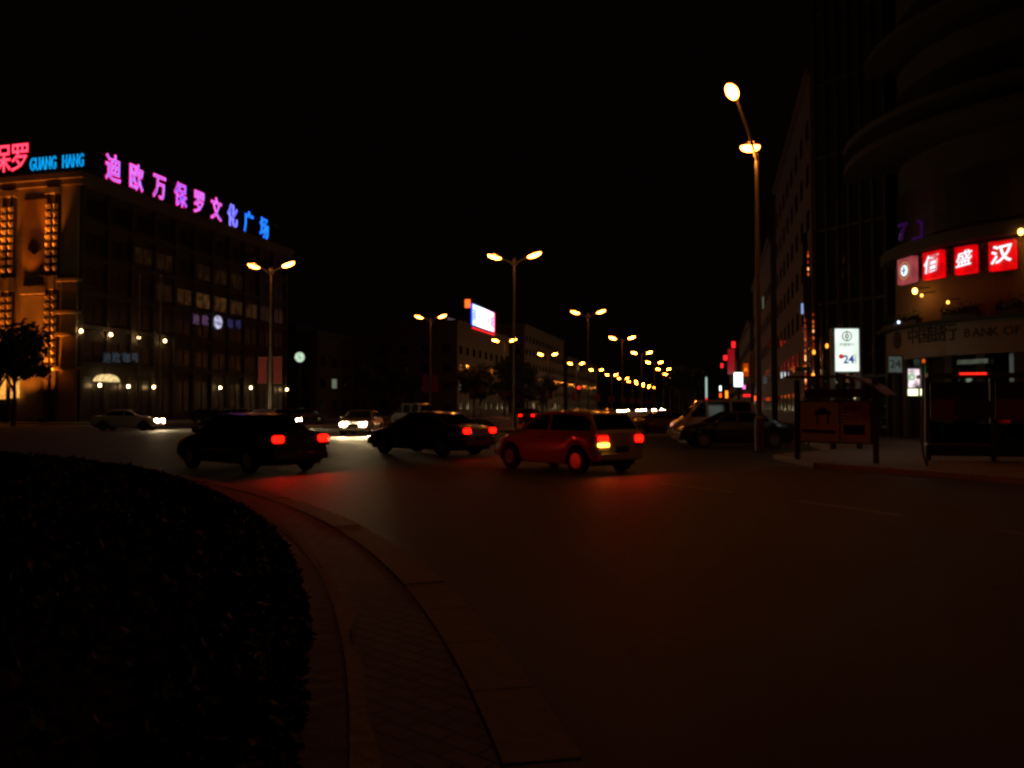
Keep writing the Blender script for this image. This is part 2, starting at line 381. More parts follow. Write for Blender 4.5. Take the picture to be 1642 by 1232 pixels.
# ================================================================== CARS
PR = dict(
 sedan=dict(L=4.5, W=1.74, H=1.43, top=[(-2.25,.62),(-2.2,.86),(-1.95,.96),(-1.3,1.0),(-.2,.97),(1.0,.95),(1.55,.86),(2.05,.74),(2.2,.62),(2.25,.5)],
            cab=[(-1.55,.98),(-.85,1.38),(-.2,1.43),(.35,1.40),(1.15,.95)], pil=(-.95,.05,.3), wb=(-1.32,1.35)),
 hatch=dict(L=3.9, W=1.66, H=1.5, top=[(-1.95,.6),(-1.92,.95),(-1.85,1.02),(-1.2,1.0),(-.2,.97),(.85,.95),(1.35,.86),(1.75,.74),(1.9,.62),(1.95,.5)],
            cab=[(-1.86,1.0),(-1.55,1.42),(-.7,1.5),(.15,1.45),(1.0,.95)], pil=(-1.5,-.25,.15), wb=(-1.25,1.2)),
 van=dict(L=3.95, W=1.62, H=1.92, top=[(-1.95,.6),(-1.94,1.0),(-1.9,1.08),(-1.2,1.08),(-.2,1.07),(1.2,1.05),(1.55,1.0),(1.8,.85),(1.93,.65),(1.95,.5)],
            cab=[(-1.92,1.06),(-1.8,1.8),(-1.4,1.92),(.6,1.9),(1.48,1.03)], pil=(-1.75,-.55,.55), wb=(-1.2,1.3)),
)
def interp(pts, x):
    for (a, b), (c, d) in zip(pts, pts[1:]):
        if a <= x <= c: return b+(d-b)*(x-a)/max(1e-6, c-a)
    return pts[0][1] if x < pts[0][0] else pts[-1][1]
def make_car(kind, paint, label, loc, ang, cat='car', group=None, head=False, tail=False, amber=False, spot=0, glow=0, name='parked_car', z=0):
    q = PR[kind]; L, W = q['L'], q['W']; hw = W/2
    r = thing(name, label, cat, (loc[0], loc[1], z), ang, group)
    xs = sorted(set([round(-L/2+L*i/24, 3) for i in range(25)]+[a for a, _ in q['top']])); vs = []; fs = []
    N = 10
    for x in xs:
        zt = interp(q['top'], x); e = abs(x)/(L/2); ww = hw*(1-.10*max(0, (e-.75)/.25)**2*1.6); zb = .24+.10*max(0, (e-.8)/.2)
        # wheel arches lift the sill line
        arch = 0
        for wx in q['wb']:
            d = abs(x-wx)
            if d < .39: arch = max(arch, math.sqrt(.39**2-d*d))
        zb2 = max(zb, .30+arch*.98) if arch else zb
        zt2 = max(zt, zb2+.04)
        prof = [(ww*.70, zb2), (ww*.94, zb2+.01), (ww, zb2+(zt2-zb2)*.35), (ww*.985, zb2+(zt2-zb2)*.75), (ww*.90, zt2-.01*(zt2 > .6)), (ww*.55, zt2+.02)]
        for (y, zz) in prof: vs.append((x, -y, zz))
        for (y, zz) in prof[::-1]: vs.append((x, y, zz))
    n = 12
    for i in range(len(xs)-1):
        for j in range(n): fs.append((i*n+j, i*n+(j+1) % n, (i+1)*n+(j+1) % n, (i+1)*n+j))
    fs += [tuple(range(n)), tuple(range((len(xs)-1)*n, len(xs)*n))[::-1]]
    body = MB().add(vs, fs)
    cab = q['cab']; zr = q['H']
    def cw(z, zb=.95): return hw*(.93-.17*(z-zb)/(zr-zb))
    cx = [a for a, _ in cab]; vs = []; fs = []
    def csec(x, zt): 
        zb = .9; return [(x, -cw(zb)*1.0, zb), (x, -cw(zt), zt-.03), (x, -cw(zt)*.8, zt), (x, cw(zt)*.8, zt), (x, cw(zt), zt-.03), (x, cw(zb), zb)]
    xx = []; 
    for (a, b), (c_, d_) in zip(cab, cab[1:]):
        for k in range(4): xx.append((a+(c_-a)*k/4, b+(d_-b)*k/4))
    xx.append(cab[-1])
    for x, zt in xx: vs += csec(x, max(zt, .94))
    for i in range(len(xx)-1):
        for j in range(6): fs.append((i*6+j, i*6+(j+1) % 6, (i+1)*6+(j+1) % 6, (i+1)*6+j))
    fs += [tuple(range(6)), tuple(range(len(xx)*6-6, len(xx)*6))[::-1]]
    body.add(vs, fs)
    pm = mat('paint_'+paint[0], paint[1], .3, var=.05, coat=.8)
    bo = body.build('body', pm, r, smooth=True); bo.data.set_sharp_from_angle(angle=R_(38))
    MB().box(-L/2+.25, L/2-.25, -hw*.86, hw*.86, .2, .5).build('underbody', M['trim'], r)
    # windows: side panes set 6 mm proud of the cabin, split at the pillars
    pil = [cab[0][0]+.22]+list(q['pil'])+[cab[-1][0]-.12]
    zlo = q['cab'][-1][1]+.06 if kind != 'van' else 1.12
    segs = [(pil[0], pil[2]-.04), (pil[2]+.04, pil[-1])] if kind != 'van' else [(-1.62, -.75), (-.65, .35), (.45, 1.3)]
    for s in (-1, 1):
        for (xa, xb) in segs:
            pts = []
            k = 7
            for i in range(k+1):
                x = xa+(xb-xa)*i/k; zt = interp(cab, x)-.09
                if zt > zlo+.02: pts.append((x, zt))
            if len(pts) < 2: continue
            x0, x1 = pts[0][0], pts[-1][0]
            ring_ = [(x0, zlo)]+pts+[(x1, zlo)]
            mb = MB(); v0 = []
            for (x, z_) in ring_: v0.append((x, s*(interp([(.9, cw(.9)), (interp(cab, x)-.03, cw(interp(cab, x)))], z_)+.006), z_))
            mb.add(v0, [tuple(range(len(v0)))]).build('side_window', M['carglass'], r)
    def slant(p0, p1, name):          # windscreen / rear window between two cabin profile points
        (xa, za), (xb, zb_) = p0, p1; dx, dz = xb-xa, zb_-za; Ln = math.hypot(dx, dz); nx, nz = dz/Ln, -dx/Ln
        if nz < 0: nx, nz = -nx, -nz
        a = (xa+dx*.1+nx*.008, za+dz*.1+nz*.008); b = (xa+dx*.9+nx*.008, za+dz*.9+nz*.008)
        MB().add([(a[0], -cw(a[1])*.90, a[1]), (b[0], -cw(b[1])*.86, b[1]), (b[0], cw(b[1])*.86, b[1]), (a[0], cw(a[1])*.90, a[1])], [(0,1,2,3)]).build(name, M['carglass'], r)
    slant(cab[0], cab[1], 'rear_window'); slant(cab[-1], cab[-2], 'windscreen')
    for wx in q['wb']:
        for s in (-1, 1):
            w_ = MB(); y0 = s*(hw-.19); y1 = s*(hw-.005)
            w_.tube([(wx, y0, .31), (wx, y0+s*.02, .31), (wx, y1-s*.02, .31), (wx, y1, .31)], [.29,.31,.31,.28], 20)
            wh = thing_part('wheel', w_, M['rubber'], r)
            k = MB(); k.tube([(wx, y1-s*.02, .31), (wx, y1+s*.006, .31)], [.19,.18], 14); k.build('rim', M['rim'], wh)
    xe = L/2
    for s in (-1, 1):
        MB().box(xe-.16, xe-.02, s*hw*.60-.17, s*hw*.60+.17, .60, .72).build('headlight', M['headon'] if head else M['headoff'], r, bevel=.02)
        zt_ = (.74, .90) if kind != 'van' else (.8, 1.05)
        MB().box(-xe-.02, -xe+.1, s*hw*.72-.16, s*hw*.72+.13, *zt_).build('tail_light', M['tailon'] if tail else M['tailoff'], r, bevel=.04)
        MB().box(-xe-.022, -xe+.08, s*hw*.72-.16, s*hw*.72+.13, zt_[0]-.085, zt_[0]-.008).build('indicator', M['ambon'] if (amber and s == 1) else M['amboff'], r, bevel=.01)
        MB().ell((cab[-1][0]-.28, s*(hw+.09), 1.0 if kind != 'van' else 1.15), (.06, .11, .08), 10, 6).build('wing_mirror', pm, r, smooth=True)
        for dxh in ((pil[2]-.5, pil[-1]-.9)): MB().box(dxh-.08, dxh+.08, s*(hw+.0), s*(hw+.02), .80, .825).build('door_handle', M['trim'], r)
    MB().box(-xe-.02, -xe+.02, -.22, .22, .52, .65).build('number_plate', M['plate'], r)
    MB().box(xe-.05, xe+.005, -.35, .35, .55, .66).build('grille', M['trim'], r)
    MB().box(-xe-.03, -xe+.1, -hw*.86, hw*.86, .34, .50).build('rear_bumper', pm, r, bevel=.02)
    MB().box(xe-.1, xe+.03, -hw*.84, hw*.84, .32, .50).build('front_bumper', pm, r, bevel=.02)
    if spot:
        for s in (-1, 1): light(r, (xe+.06, s*hw*.6, .66), spot, (1, .72, .36), .06, 'SPOT', (R_(90-5), 0, R_(-90)), 50, .6)
    if glow:
        for s in (-1, 1): light(r, (-xe-.12, s*hw*.72, .82), glow, (1, .02, .006), .08, 'SPOT', (R_(82), 0, R_(90)), 150, .5)
    return r
def thing_part(name, mb, m, parent): return mb.build(name, m, parent)
BLACK = ('black', (.012, .012, .013)); SILVER = ('silver', (.38, .38, .38)); WHITE = ('white', (.62, .6, .57)); TAN = ('tan', (.36, .22, .12))
NAVY = ('navy', (.02, .025, .05)); MAROON = ('maroon', (.10, .012, .012)); GREY = ('grey', (.10, .10, .10))
def on_ring(rad, deg): p = pol(R_(deg), rad); return (p.x, p.y), R_(deg+90)
YC = YAW                                     # heading straight to the left of the view
# parked pair at the right kerb
pv = at(1142, 700, 37.5); make_car('van', TAN, 'pale tan microbus parked behind the black saloon at the right kerb', (pv.x, pv.y), YAW+math.pi, 'van', name='parked_van')
ps = at(1176, 717, 31.5); make_car('sedan', BLACK, 'black saloon car parked in front of the pale microbus by the tall lamp post', (ps.x, ps.y), YAW+math.pi, group='cars parked at the right kerb')
p3 = at(1065, 700, 43); make_car('sedan', MAROON, 'dark red saloon half hidden behind the nose of the pale microbus', (p3.x, p3.y), YAW+math.pi, group='cars parked at the right kerb')
# traffic on the roundabout (the lights that cross the picture), each vehicle where it stood
TR = 'cars driving round the roundabout'
(l, h) = on_ring(28.6, 64); make_car('sedan', NAVY, 'dark saloon at the island kerb, tail lights glowing, farthest left of the circling cars', l, h, group=TR, tail=True, glow=34, name='moving_car')
(l, h) = on_ring(36.2, 66); make_car('sedan', MAROON, 'maroon saloon ahead of the silver hatchback on the roundabout, red tail lights lit', l, h, group=TR, tail=True, glow=4, name='moving_car')
(l, h) = on_ring(34.2, 53.5); make_car('hatch', SILVER, 'silver hatchback in the outer lane with amber indicator and red tail lights on', l, h, group=TR, tail=True, amber=True, glow=22, name='moving_car')
make_car('sedan', WHITE, 'white saloon coming towards the viewer out of the avenue with dazzling headlights', (-19.5, 42.5), R_(-78), group=TR, head=True, spot=260, name='moving_car')
make_car('hatch', MAROON, 'small maroon car driving away up the avenue, tail lights red', (-17.2, 76), R_(90), group='cars driving up the avenue', tail=True, glow=22, name='moving_car')
make_car('sedan', GREY, 'grey saloon farther up the avenue showing red tail lights', (-15.6, 97), R_(90), group='cars driving up the avenue', tail=True, name='moving_car')
make_car('van', GREY, 'dark minibus turning off left of the avenue mouth with high red tail lights', (-24.2, 62.5), R_(150), 'van', tail=True, glow=22, name='moving_van')
for px, lab in ((430, 'silver saloon crossing in front of the left building, white headlights on, nearer the avenue'), (205, 'white saloon crossing in front of the left building, white headlights on, farther from the avenue')):
    p = at(px, 660, 58 if px > 300 else 56); make_car('sedan', SILVER if px > 300 else WHITE, lab, (p.x, p.y), YAW+R_(4), group='cars crossing from the left', head=True, spot=200, name='moving_car')
for X, Y, lab in ((-27.0, 168, 'distant oncoming car with white headlights, left one of the front pair on the avenue'), (-23.2, 170, 'distant oncoming car with white headlights, right one of the front pair on the avenue'),
                  (-26, 232, 'distant oncoming car, headlights on, behind and right of the front pair'), (-23.4, 262, 'distant oncoming car in the inner lane, headlights on, mid way up the avenue'),
                  (-26, 312, 'distant oncoming car, tiny headlights, below the far lamps'), (-24, 395, 'very distant oncoming car left of the pale microbus roof'),
                  (-27.2, 205, 'distant oncoming car just behind the front pair, outer lane'), (-23.3, 214, 'distant oncoming car just behind the front pair, inner lane'), (-27.4, 262, 'distant oncoming car in the outer lane, mid way up the avenue'), (-27.5, 330, 'far oncoming car in the outer lane below the last lamps'), (-24.5, 345, 'far oncoming car in the inner lane below the last lamps')):
    make_car('sedan', GREY, lab, (X, Y), R_(-90), group='oncoming cars far up the avenue', head=True, name='moving_car', spot=60 if Y < 240 else 0)
for i, (px, d) in enumerate(((345, 74), (372, 76), (405, 78), (462, 84), (495, 86))):
    p = at(px, 655, d)
    make_car('sedan' if i % 2 else 'hatch', (NAVY, MAROON, SILVER, BLACK, GREY)[i], ('dark blue hatchback', 'maroon saloon', 'silver hatchback', 'black saloon', 'grey hatchback')[i]+' parked before the left building, '+('leftmost', 'second from left', 'middle', 'second from right', 'rightmost')[i]+' of its row', (p.x, p.y), YAW+R_(8), group='cars parked before the left building', z=.12 if p.y > 62 and p.x < -47 else 0)
# ================================================================== LEFT BUILDING (neon on the roof)
BX, BY = -61.4, 67.1; BH = 25.0; BYE = 107.8
b = thing('corner_building', 'large dark building on the left with neon roof signs and orange lit columns', 'building', (BX, BY, .12))
def P_(x, y, z): return (x, y, z)
wb_ = MB(); fl = [2.9+.0, 6.6, 10.2, 13.8, 17.4, 21.0]
wb_.box(-46, -.35, .35, BYE-BY, 0, BH-1.2)
wb_.build('wall', M['stone'], b)
mb = MB()
mb.box(-46, .35, -.35, BYE-BY+.3, BH-1.2, BH-.6); mb.box(-46, .6, -.6, BYE-BY+.5, BH-.6, BH)
mb.build('cornice', mat('cornice_stone', (.13, .10, .07), .8, bump=.2), b)
mb = MB()
for z in (5.6, 9.4, 12.9, 16.5, 20.1): mb.box(-.35, -.06, .5, BYE-BY-.2, z, z+.45)
mb.build('floor_band', M['stone'], b)
bays = 11; step = (BYE-BY-1)/bays
mb = MB()
for i in range(bays+1): mb.box(-.35, -.02, .5+i*step-.22, .5+i*step+.22, 0, BH-1.2)
mb.build('pilaster', M['stone'], b)
wl_ = [emit('window_lit_%d' % i, (1, .42, .12), s, vary=.8, scale=1.3) for i, s in enumerate((.003, .008, .018, .036))]
for fi, z in enumerate((1.0, 6.35, 10.2, 13.75, 17.3, 20.9)):
    for i in range(bays):
        y0 = .5+i*step+.3; y1 = .5+(i+1)*step-.3; lvl = 0
        if fi == 3: lvl = [0, 0, 0, 1, 2, 3, 3, 2, 2, 1, 1][i]
        if fi == 4: lvl = [0, 0, 1, 1, 0, 1, 1, 1, 0, 0, 0][i]
        f = MB(); hh = 1.95 if fi else 3.6
        for (a, b2, c, d) in ((y0, y0+.08, z, z+hh), (y1-.08, y1, z, z+hh), (y0+.08, y1-.08, z, z+.08), (y0+.08, y1-.08, z+hh-.08, z+hh), ((y0+y1)/2-.03, (y0+y1)/2+.03, z+.08, z+hh-.08)):
            f.box(-.35, -.22, a, b2, c, d)
        fo = f.build('window', M['darkmetal'], b)
        MB().box(-.345, -.30, y0+.08, y1-.08, z+.08, z+hh-.08).build('pane', wl_[lvl] if lvl else M['winglass'], fo)
# arched heads over the second storey bays
mb = MB()
for i in range(0, bays):
    yc = .5+(i+.5)*step
    for k in range(10):
        a0, a1 = math.pi*k/10, math.pi*(k+1)/10
        mb.add([(-.2, yc+1.5*math.cos(a), 8.3+.9*math.sin(a)) for a in (a0, a1)]+[(-.2, yc+1.7*math.cos(a), 8.3+1.1*math.sin(a)) for a in (a1, a0)], [(0,1,2,3)])
mb.build('arch_moulding', M['stone'], b)
lampw = emit('wall_lamp_glass', (1, .62, .25), 30)
for px, py in ((126, 531), (174, 537), (219, 542), (261, 547), (156, 618), (202, 620), (243, 621), (350, 622), (399, 622), (457, 625)):
    p = onX(px, py, BX); q = p-Vector((BX, BY, .12))
    k = MB(); k.box(-.1, .18, q.y-.05, q.y+.05, q.z+.1, q.z+.16); wo = k.build('wall_lamp', M['darkmetal'], b)
    MB().ell((.3, q.y, q.z), (.13, .13, .16), 10, 6).build('lamp_globe', lampw, wo, smooth=True)
    if px < 260: light(b, (.62, q.y, q.z), 3, (1, .55, .25), .1)
p = onX(168, 606, BX)-Vector((BX, BY, .12))
k = MB()
prof = [(1.5*math.cos(math.pi*i/12), .75*math.sin(math.pi*i/12)) for i in range(13)]
k.m = frame(Vector((.0, p.y, p.z-.4)), (0, 1, 0)); k.prism(prof, -.1, .6); k.build('lit_canopy', emit('canopy_glow', (1, .72, .3), .9, vary=.4), b)
# south face: paired studded columns, panels and bands, lit orange from below
def sx(px): return onY(px, 600, BY).x-BX
wall_s = MB(); wall_s.box(-46, -.35, .0, .35, 0, BH-1.2); wall_s.build('end_wall', M['cream'], b)
studm = mat('stud_stone', (.62, .5, .34), .7, var=.15)
for px in (12.5, 84):
    x = sx(px)
    for s in (-.44, .44):
        c_ = MB()
        c_.box(x+s-.24, x+s+.24, -.35, 0, 0, 23.0); col_ = c_.build('column', M['stone'], b)
        for z0, nst in ((5.2, 10), (15.2, 9)):
            for k in range(nst):
                z = z0+k*.78; xx = x+s; st = MB()
                st.add([(xx-.21, -.352, z), (xx+.21, -.352, z), (xx+.21, -.352, z+.52), (xx-.21, -.352, z+.52), (xx, -.78, z+.36)], [(0,1,4),(1,2,4),(2,3,4),(3,0,4)])
                st.build('stud', studm, col_)
    MB().box(x-.85, x+.85, -.5, 0, 23.0, 23.6).build('capital', M['cream'], b)
    MB().box(x-.85, x+.85, -.45, 0, 13.3, 14.7).build('column_collar', M['cream'], b)
    for z, e_ in ((.5, 11000), (14.9, 3200)):
        ex = MB(); ex.box(x-.25, x+.25, -1.5, -1.2, z-.4, z-.15); ex.box(x-.05, x+.05, -1.2, -.2, z-.35, z-.28); ex.build('uplight', M['darkmetal'], b)
        for s in (-.44, .44): light(b, (x+s-.15, -1.35, z), e_, (1, .22, .015), .1, 'SPOT', (R_(180-3), 0, 0), 34, .7)
xa, xb = sx(22), sx(78)
mb = MB(); mb.box(xa+.9, xb-.2, -.12, 0, 14.6, 22.6); mb.build('upper_panel', mat('orange_panel', (.42, .25, .12), .8, var=.12, scale=1.2), b)
mb = MB(); mb.box(xa+.9, xb-.2, -.14, 0, 3.6, 12.7); mb.build('lower_panel', M['cream'], b)
mb = MB(); mb.box(xa+.9, xb-.2, -.5, 0, 12.9, 13.7); mb.build('balcony_ledge', M['cream'], b)
# leaf sprays carved on the panels
for cz in (18.0, 8.4):
    mb = MB(); mb.m = frame(Vector(((xa+xb)/2+.3, -.145, 0)), (1, 0, 0))
    for k in range(9):
        a = R_(20+k*17); stroke([(0, cz-1.0), (.9*math.cos(a), cz-1.0+1.5*math.sin(a))], .12, 0, .05, mb)
    mb.build('leaf_relief', M['ink'], b)
for z in (14.0, 10.8, 8.6, 5.2):
    mb = MB(); mb.box(sx(95), .3, -.7, -.002, z, z+.3); mb.build('ledge', M['cream'], b)
for x, e_ in ((sx(48), 1900), (sx(-20), 1900), (sx(106), 50)):
    ex = MB(); ex.box(x-.2, x+.2, -2.9, -2.6, 0, .3); fo = ex.build('uplight', M['darkmetal'], b)
    light(b, (x, -2.75, .6), e_, (1, .24, .02), .2, 'SPOT', (R_(180-14), 0, 0), 75, .8)
    if e_ > 100: light(b, (x, -1.6, 14.2), 200, (1, .24, .02), .2, 'SPOT', (R_(180-16), 0, 0), 80, .8)
for px, py, hh in ((3, 615, 1.6), (25, 618, 1.3)):
    p = onY(px, py, BY-.3)-Vector((BX, BY, .12)); MB().box(p.x-.5, p.x+.5, -.4, -.3, p.z-hh, p.z+hh*.6).build('lit_doorway', emit('door_glow', (1, .4, .06), 1.1, vary=.4), b)
# roof signs
PINK = emit('neon_pink', (1, .03, .38), 2.2); VIO = emit('neon_violet', (.30, .20, 1), 2.4); BLU = emit('neon_blue', (.02, .12, 1), 2.8); CYAN = emit('neon_cyan', (.0, .40, 1), 1.3)
REDN = emit('neon_red', (1, .01, .03), 2.0); MAG = emit('neon_back', (.5, .01, .2), .25); BACKB = emit('neon_back_blue', (.02, .03, .4), .2)
sg = thing('neon_sign', 'long pink and blue neon Chinese lettering on the roof edge facing the avenue', 'neon sign', (BX, BY, BH))
fr = MB()
for z in (.15, 2.9): fr.tube([(.0, 2, z), (.0, 38, z)], .04, 6)
for i in range(19): fr.tube([(.0, 2+2*i, 0.1), (.0, 2+2*i, 2.9)], .03, 5)
fr.build('sign_frame', M['darkmetal'], sg)
pxs = (178, 215, 253, 287, 317, 344.5, 371, 397, 422)
for i, (ch, px) in enumerate(zip('迪欧万保罗文化广场', pxs)):
    y = onX(px, 300, BX).y-BY; m = frame(Vector((.18, y, 1.55)), (0, 1, 0))
    c1 = BLU if i > 6 else (VIO if i == 6 else PINK); c2 = CYAN if i > 6 else (BLU if i in (3, 6) else VIO)
    chh = text('character', ch, BACKB if i > 6 else MAG, sg, m, 3.0, .76, True, .01)
    text('neon_tube', ch, c1, chh, frame(Vector((.24, y, 1.55)), (0, 1, 0)), 3.0, .76, False, bev=.034, off=.05)
    text('neon_tube', ch, c2, chh, frame(Vector((.30, y, 1.55)), (0, 1, 0)), 3.0, .76, False, bev=.022, off=-.03)
sg = thing('neon_sign', 'red neon Chinese lettering cut by the left edge, on the roof of the left building', 'neon sign', (BX, BY, BH))
for ch, px in (('保', 3), ('罗', 33)):
    q = onY(px, 255, BY-.5); m = frame(Vector((q.x-BX, -.5, 1.85)), (1, 0, 0))
    chh = text('character', ch, emit('neon_back_red', (.6, .0, .01), .35), sg, m, 3.1, .8, True, .02)
    text('neon_tube', ch, REDN, chh, frame(Vector((q.x-BX, -.56, 1.85)), (1, 0, 0)), 3.1, .8, False, bev=.04, off=.012)
    text('neon_tube', ch, emit('neon_rose', (1, .12, .25), 2.2), chh, frame(Vector((q.x-BX, -.6, 1.85)), (1, 0, 0)), 3.1, .8, False, bev=.02, off=-.05)
MB().tube([(-14, -.4, .2), (-6, -.4, .2)], .04, 6).build('sign_frame', M['darkmetal'], sg)
sg = thing('neon_sign', 'cyan neon Latin lettering on the roof corner of the left building', 'neon sign', (BX, BY, BH))
for wd_, px in (('GUANG', 69), ('HANG', 117)):
    q = onY(px, 262, BY-.5); text('word', wd_, CYAN, sg, frame(Vector((q.x-BX, -.5, 1.15)), (1, 0, 0)), 1.8, .50, False, bev=.035)
MB().tube([(-5.8, -.4, .3), (-.2, -.4, .3)], .035, 6).build('sign_frame', M['darkmetal'], sg)
sg = thing('wall_sign', 'violet wall sign with a round emblem between characters on the left building', 'sign', (BX, BY, 0))
for ch, px, py, c in (('迪', 313, 513, 'a'), ('欧', 328, 515, 'a'), ('咖', 368, 520, 'b'), ('啡', 381, 522, 'b')):
    q = onX(px, py, BX); text('character', ch, emit('dim_violet', (.55, .25, .6), .16) if c == 'a' else emit('dim_blue', (.2, .2, .75), .09), sg, frame(Vector((.12, q.y-BY, q.z)), (0, 1, 0)), 1.35, .95, True, .03)
q = onX(348, 517, BX); mb = MB(); mb.m = frame(Vector((.1, q.y-BY, q.z)), (0, 1, 0)); mb.prism([(.85*math.cos(TAU*i/24), .85*math.sin(TAU*i/24)) for i in range(24)], 0, .1)
mb.build('round_emblem', emit('emblem_white', (.7, .7, 1), .55, vary=.7, scale=2.2), sg)
sg = thing('wall_sign', 'faint bluish row of small characters above the ground floor of the left building', 'sign', (BX, BY, 0))
for ch, px in (('迪', 170), ('欧', 185), ('咖', 201), ('啡', 216)):
    q = onX(px, 575, BX); text('character', ch, emit('dim_grey_blue', (.3, .45, .6), .07), sg, frame(Vector((.12, q.y-BY, q.z)), (0, 1, 0)), 1.2, 1, True, .03)
q = at(481, 573, 100); r = thing('round_sign', 'pale green-white round illuminated sign on a post right of the left building', 'sign', (q.x, q.y, 0), YAW)
MB().tube([(0, 0, 0), (0, 0, q.z-.5)], .06, 8).build('post', M['darkmetal'], r)
mb = MB(); mb.m = frame(Vector((0, -.1, q.z)), (1, 0, 0)); mb.prism([(.58*math.cos(TAU*i/24), .62*math.sin(TAU*i/24)) for i in range(24)], -.1, .1); mb.build('disc', emit('disc_glow', (.62, .85, .6), .8, vary=.6, scale=2.5), r)
for px, lab in ((222, 'tall thin flagpole before the left building, left one of two'), (256, 'tall thin flagpole before the left building, right one of two')):
    q = at(px, 600, 68); r = thing('flagpole', lab, 'flagpole', (q.x, q.y, .12), 0, 'flagpoles before the left building')
    MB().tube([(0, 0, 0), (0, 0, 12.5)], [.1, .05], 8).build('pole', M['pole'], r); MB().ell((0, 0, 12.6), (.12, .12, .12)).build('finial', M['steel'], r, smooth=True)
# ================================================================== DISTANT BUILDINGS
litw = [emit('far_window_%d' % i, c, s) for i, (c, s) in enumerate((((1, .5, .2), .10), ((.7, .9, .6), .15), ((1, .25, .1), .08)))]
def block(label, x0, x1, y0, y1, h, m, seed, face='+X', lit=.06, fh=3.4, bw=4.0, name='apartment_block'):
    r = thing(name, label, 'building', ((x0+x1)/2, (y0+y1)/2, 0)); rr = random.Random(seed); hx, hy = (x1-x0)/2, (y1-y0)/2
    MB().box(-hx, hx, -hy, hy, 0, h).build('wall', m, r)
    MB().box(-hx-.3, hx+.3, -hy-.3, hy+.3, h, h+.6).build('parapet', m, r)
    MB().box(-hx*.4, hx*.3, -hy*.4, hy*.2, h+.6, h+2.6).build('stair_housing', m, r)
    s = 1 if face == '+X' else -1; X = s*hx
    nb = int(2*hy/bw); nf = int((h-1)/fh); cnt = 0
    for fl_ in range(nf):
        for i in range(nb):
            if cnt >= 76: break
            y = -hy+(i+.5)*2*hy/nb; z = 1.3+fl_*fh
            mm = rr.choice(litw) if rr.random() < lit else M['glass']
            MB().box(min(X-s*.05, X+s*.04), max(X-s*.05, X+s*.04), y-.8, y+.8, z, z+1.5).build('window', mm, r); cnt += 1
    nb = int(2*hx/bw); 
    for fl_ in range(min(nf, 6)):
        for i in range(min(nb, 4)):
            x = (s*hx) - s*(i+.5)*2*hx/nb; z = 1.3+fl_*fh
            MB().box(x-.8, x+.8, -hy-.04, -hy+.05, z, z+1.5).build('window', rr.choice(litw) if rr.random() < lit else M['glass'], r)
    return r
block('dark mid-rise block under the bright roof billboard left of the avenue', -62, -45.5, 140, 178, 17, M['brown'], 1)
block('pale block far up the left side of the avenue with a few greenish lit windows', -66, -46, 196, 250, 22, M['brown'], 2, lit=.10)
block('low dark block just beyond the left neon building', -80, -60, 114, 134, 13, M['grey'], 3)
block('farthest block on the left side of the avenue', -70, -47, 262, 330, 18, M['grey'], 4)
block('tall brown block on the right side of the avenue nearest the glass tower', 7, 30, 62, 96, 26, M['brown'], 5, face='-X', lit=.0)
block('second brown block on the right of the avenue carrying the red neon boards', 6.5, 30, 98, 140, 21, M['stone'], 6, face='-X', lit=.03)
block('third block on the right side of the avenue', 6, 28, 142, 200, 16, M['grey'], 7, face='-X', lit=.04)
block('farthest low block on the right side of the avenue', 5.5, 28, 202, 300, 13, M['brown'], 8, face='-X', lit=.03)
# roof billboard
r = thing('billboard', 'bright white, blue and pink lit billboard with vertical characters on a dark roof', 'billboard', (-45.3, 150, 17.6))
q0 = onX(757, 487, -45.3); q1 = onX(792, 525, -45.3); yy0, yy1 = q0.y-150, q1.y-150; zt = q0.z-17.6; zb = zt-4.5
n_ = 5; cols = [(.35, .5, 1), (.6, .7, 1), (.9, .85, 1), (1, .6, .95), (1, .45, .8)]
for i in range(n_):
    a = yy0+(yy1-yy0)*i/n_; b_ = yy0+(yy1-yy0)*(i+1)/n_
    MB().box(-.15, .0, a, b_, zb, zt).build('panel', emit('board_%d' % i, cols[i], 3.0), r)
for i, ch in enumerate('商业广场城'):
    text('character', ch, emit('board_letter', (.25, .2, .6), .5), r, frame(Vector((.02, yy0+(yy1-yy0)*(i+.5)/n_, (zt+zb)/2)), (0, 1, 0)), 2.6, 1, True, .02)
MB().box(.0, .12, yy0-.2, yy1+.2, zb-.3, zb-.05).build('lower_edge', emit('edge_red', (1, .02, .02), 1.5), r)
MB().box(-.15, .12, yy1+.05, yy1+.3, zb, zt).build('side_edge', emit('edge_red', (1, .02, .02), 1.5), r)
MB().box(-.15, .12, yy0-.3, yy0-.05, zb, zt).build('side_edge', emit('edge_blue', (.02, .05, 1), 1.2), r)
leg = MB()
for i in range(5): y = yy0+(yy1-yy0)*i/4; leg.tube([(-.3, y, -.2), (-.3, y, zb)], .1, 6)
leg.build('frame_leg', M['darkmetal'], r)
q = at(750, 487, 148); tag(box('roof_sign', emit('small_orange_board', (1, .10, .01), 2.5), None, q.x-.5, q.x+.45, q.y-.1, q.y+.1, q.z-.75, q.z+.75), 'small glowing orange-red sign on the roof just left of the bright billboard', 'sign')
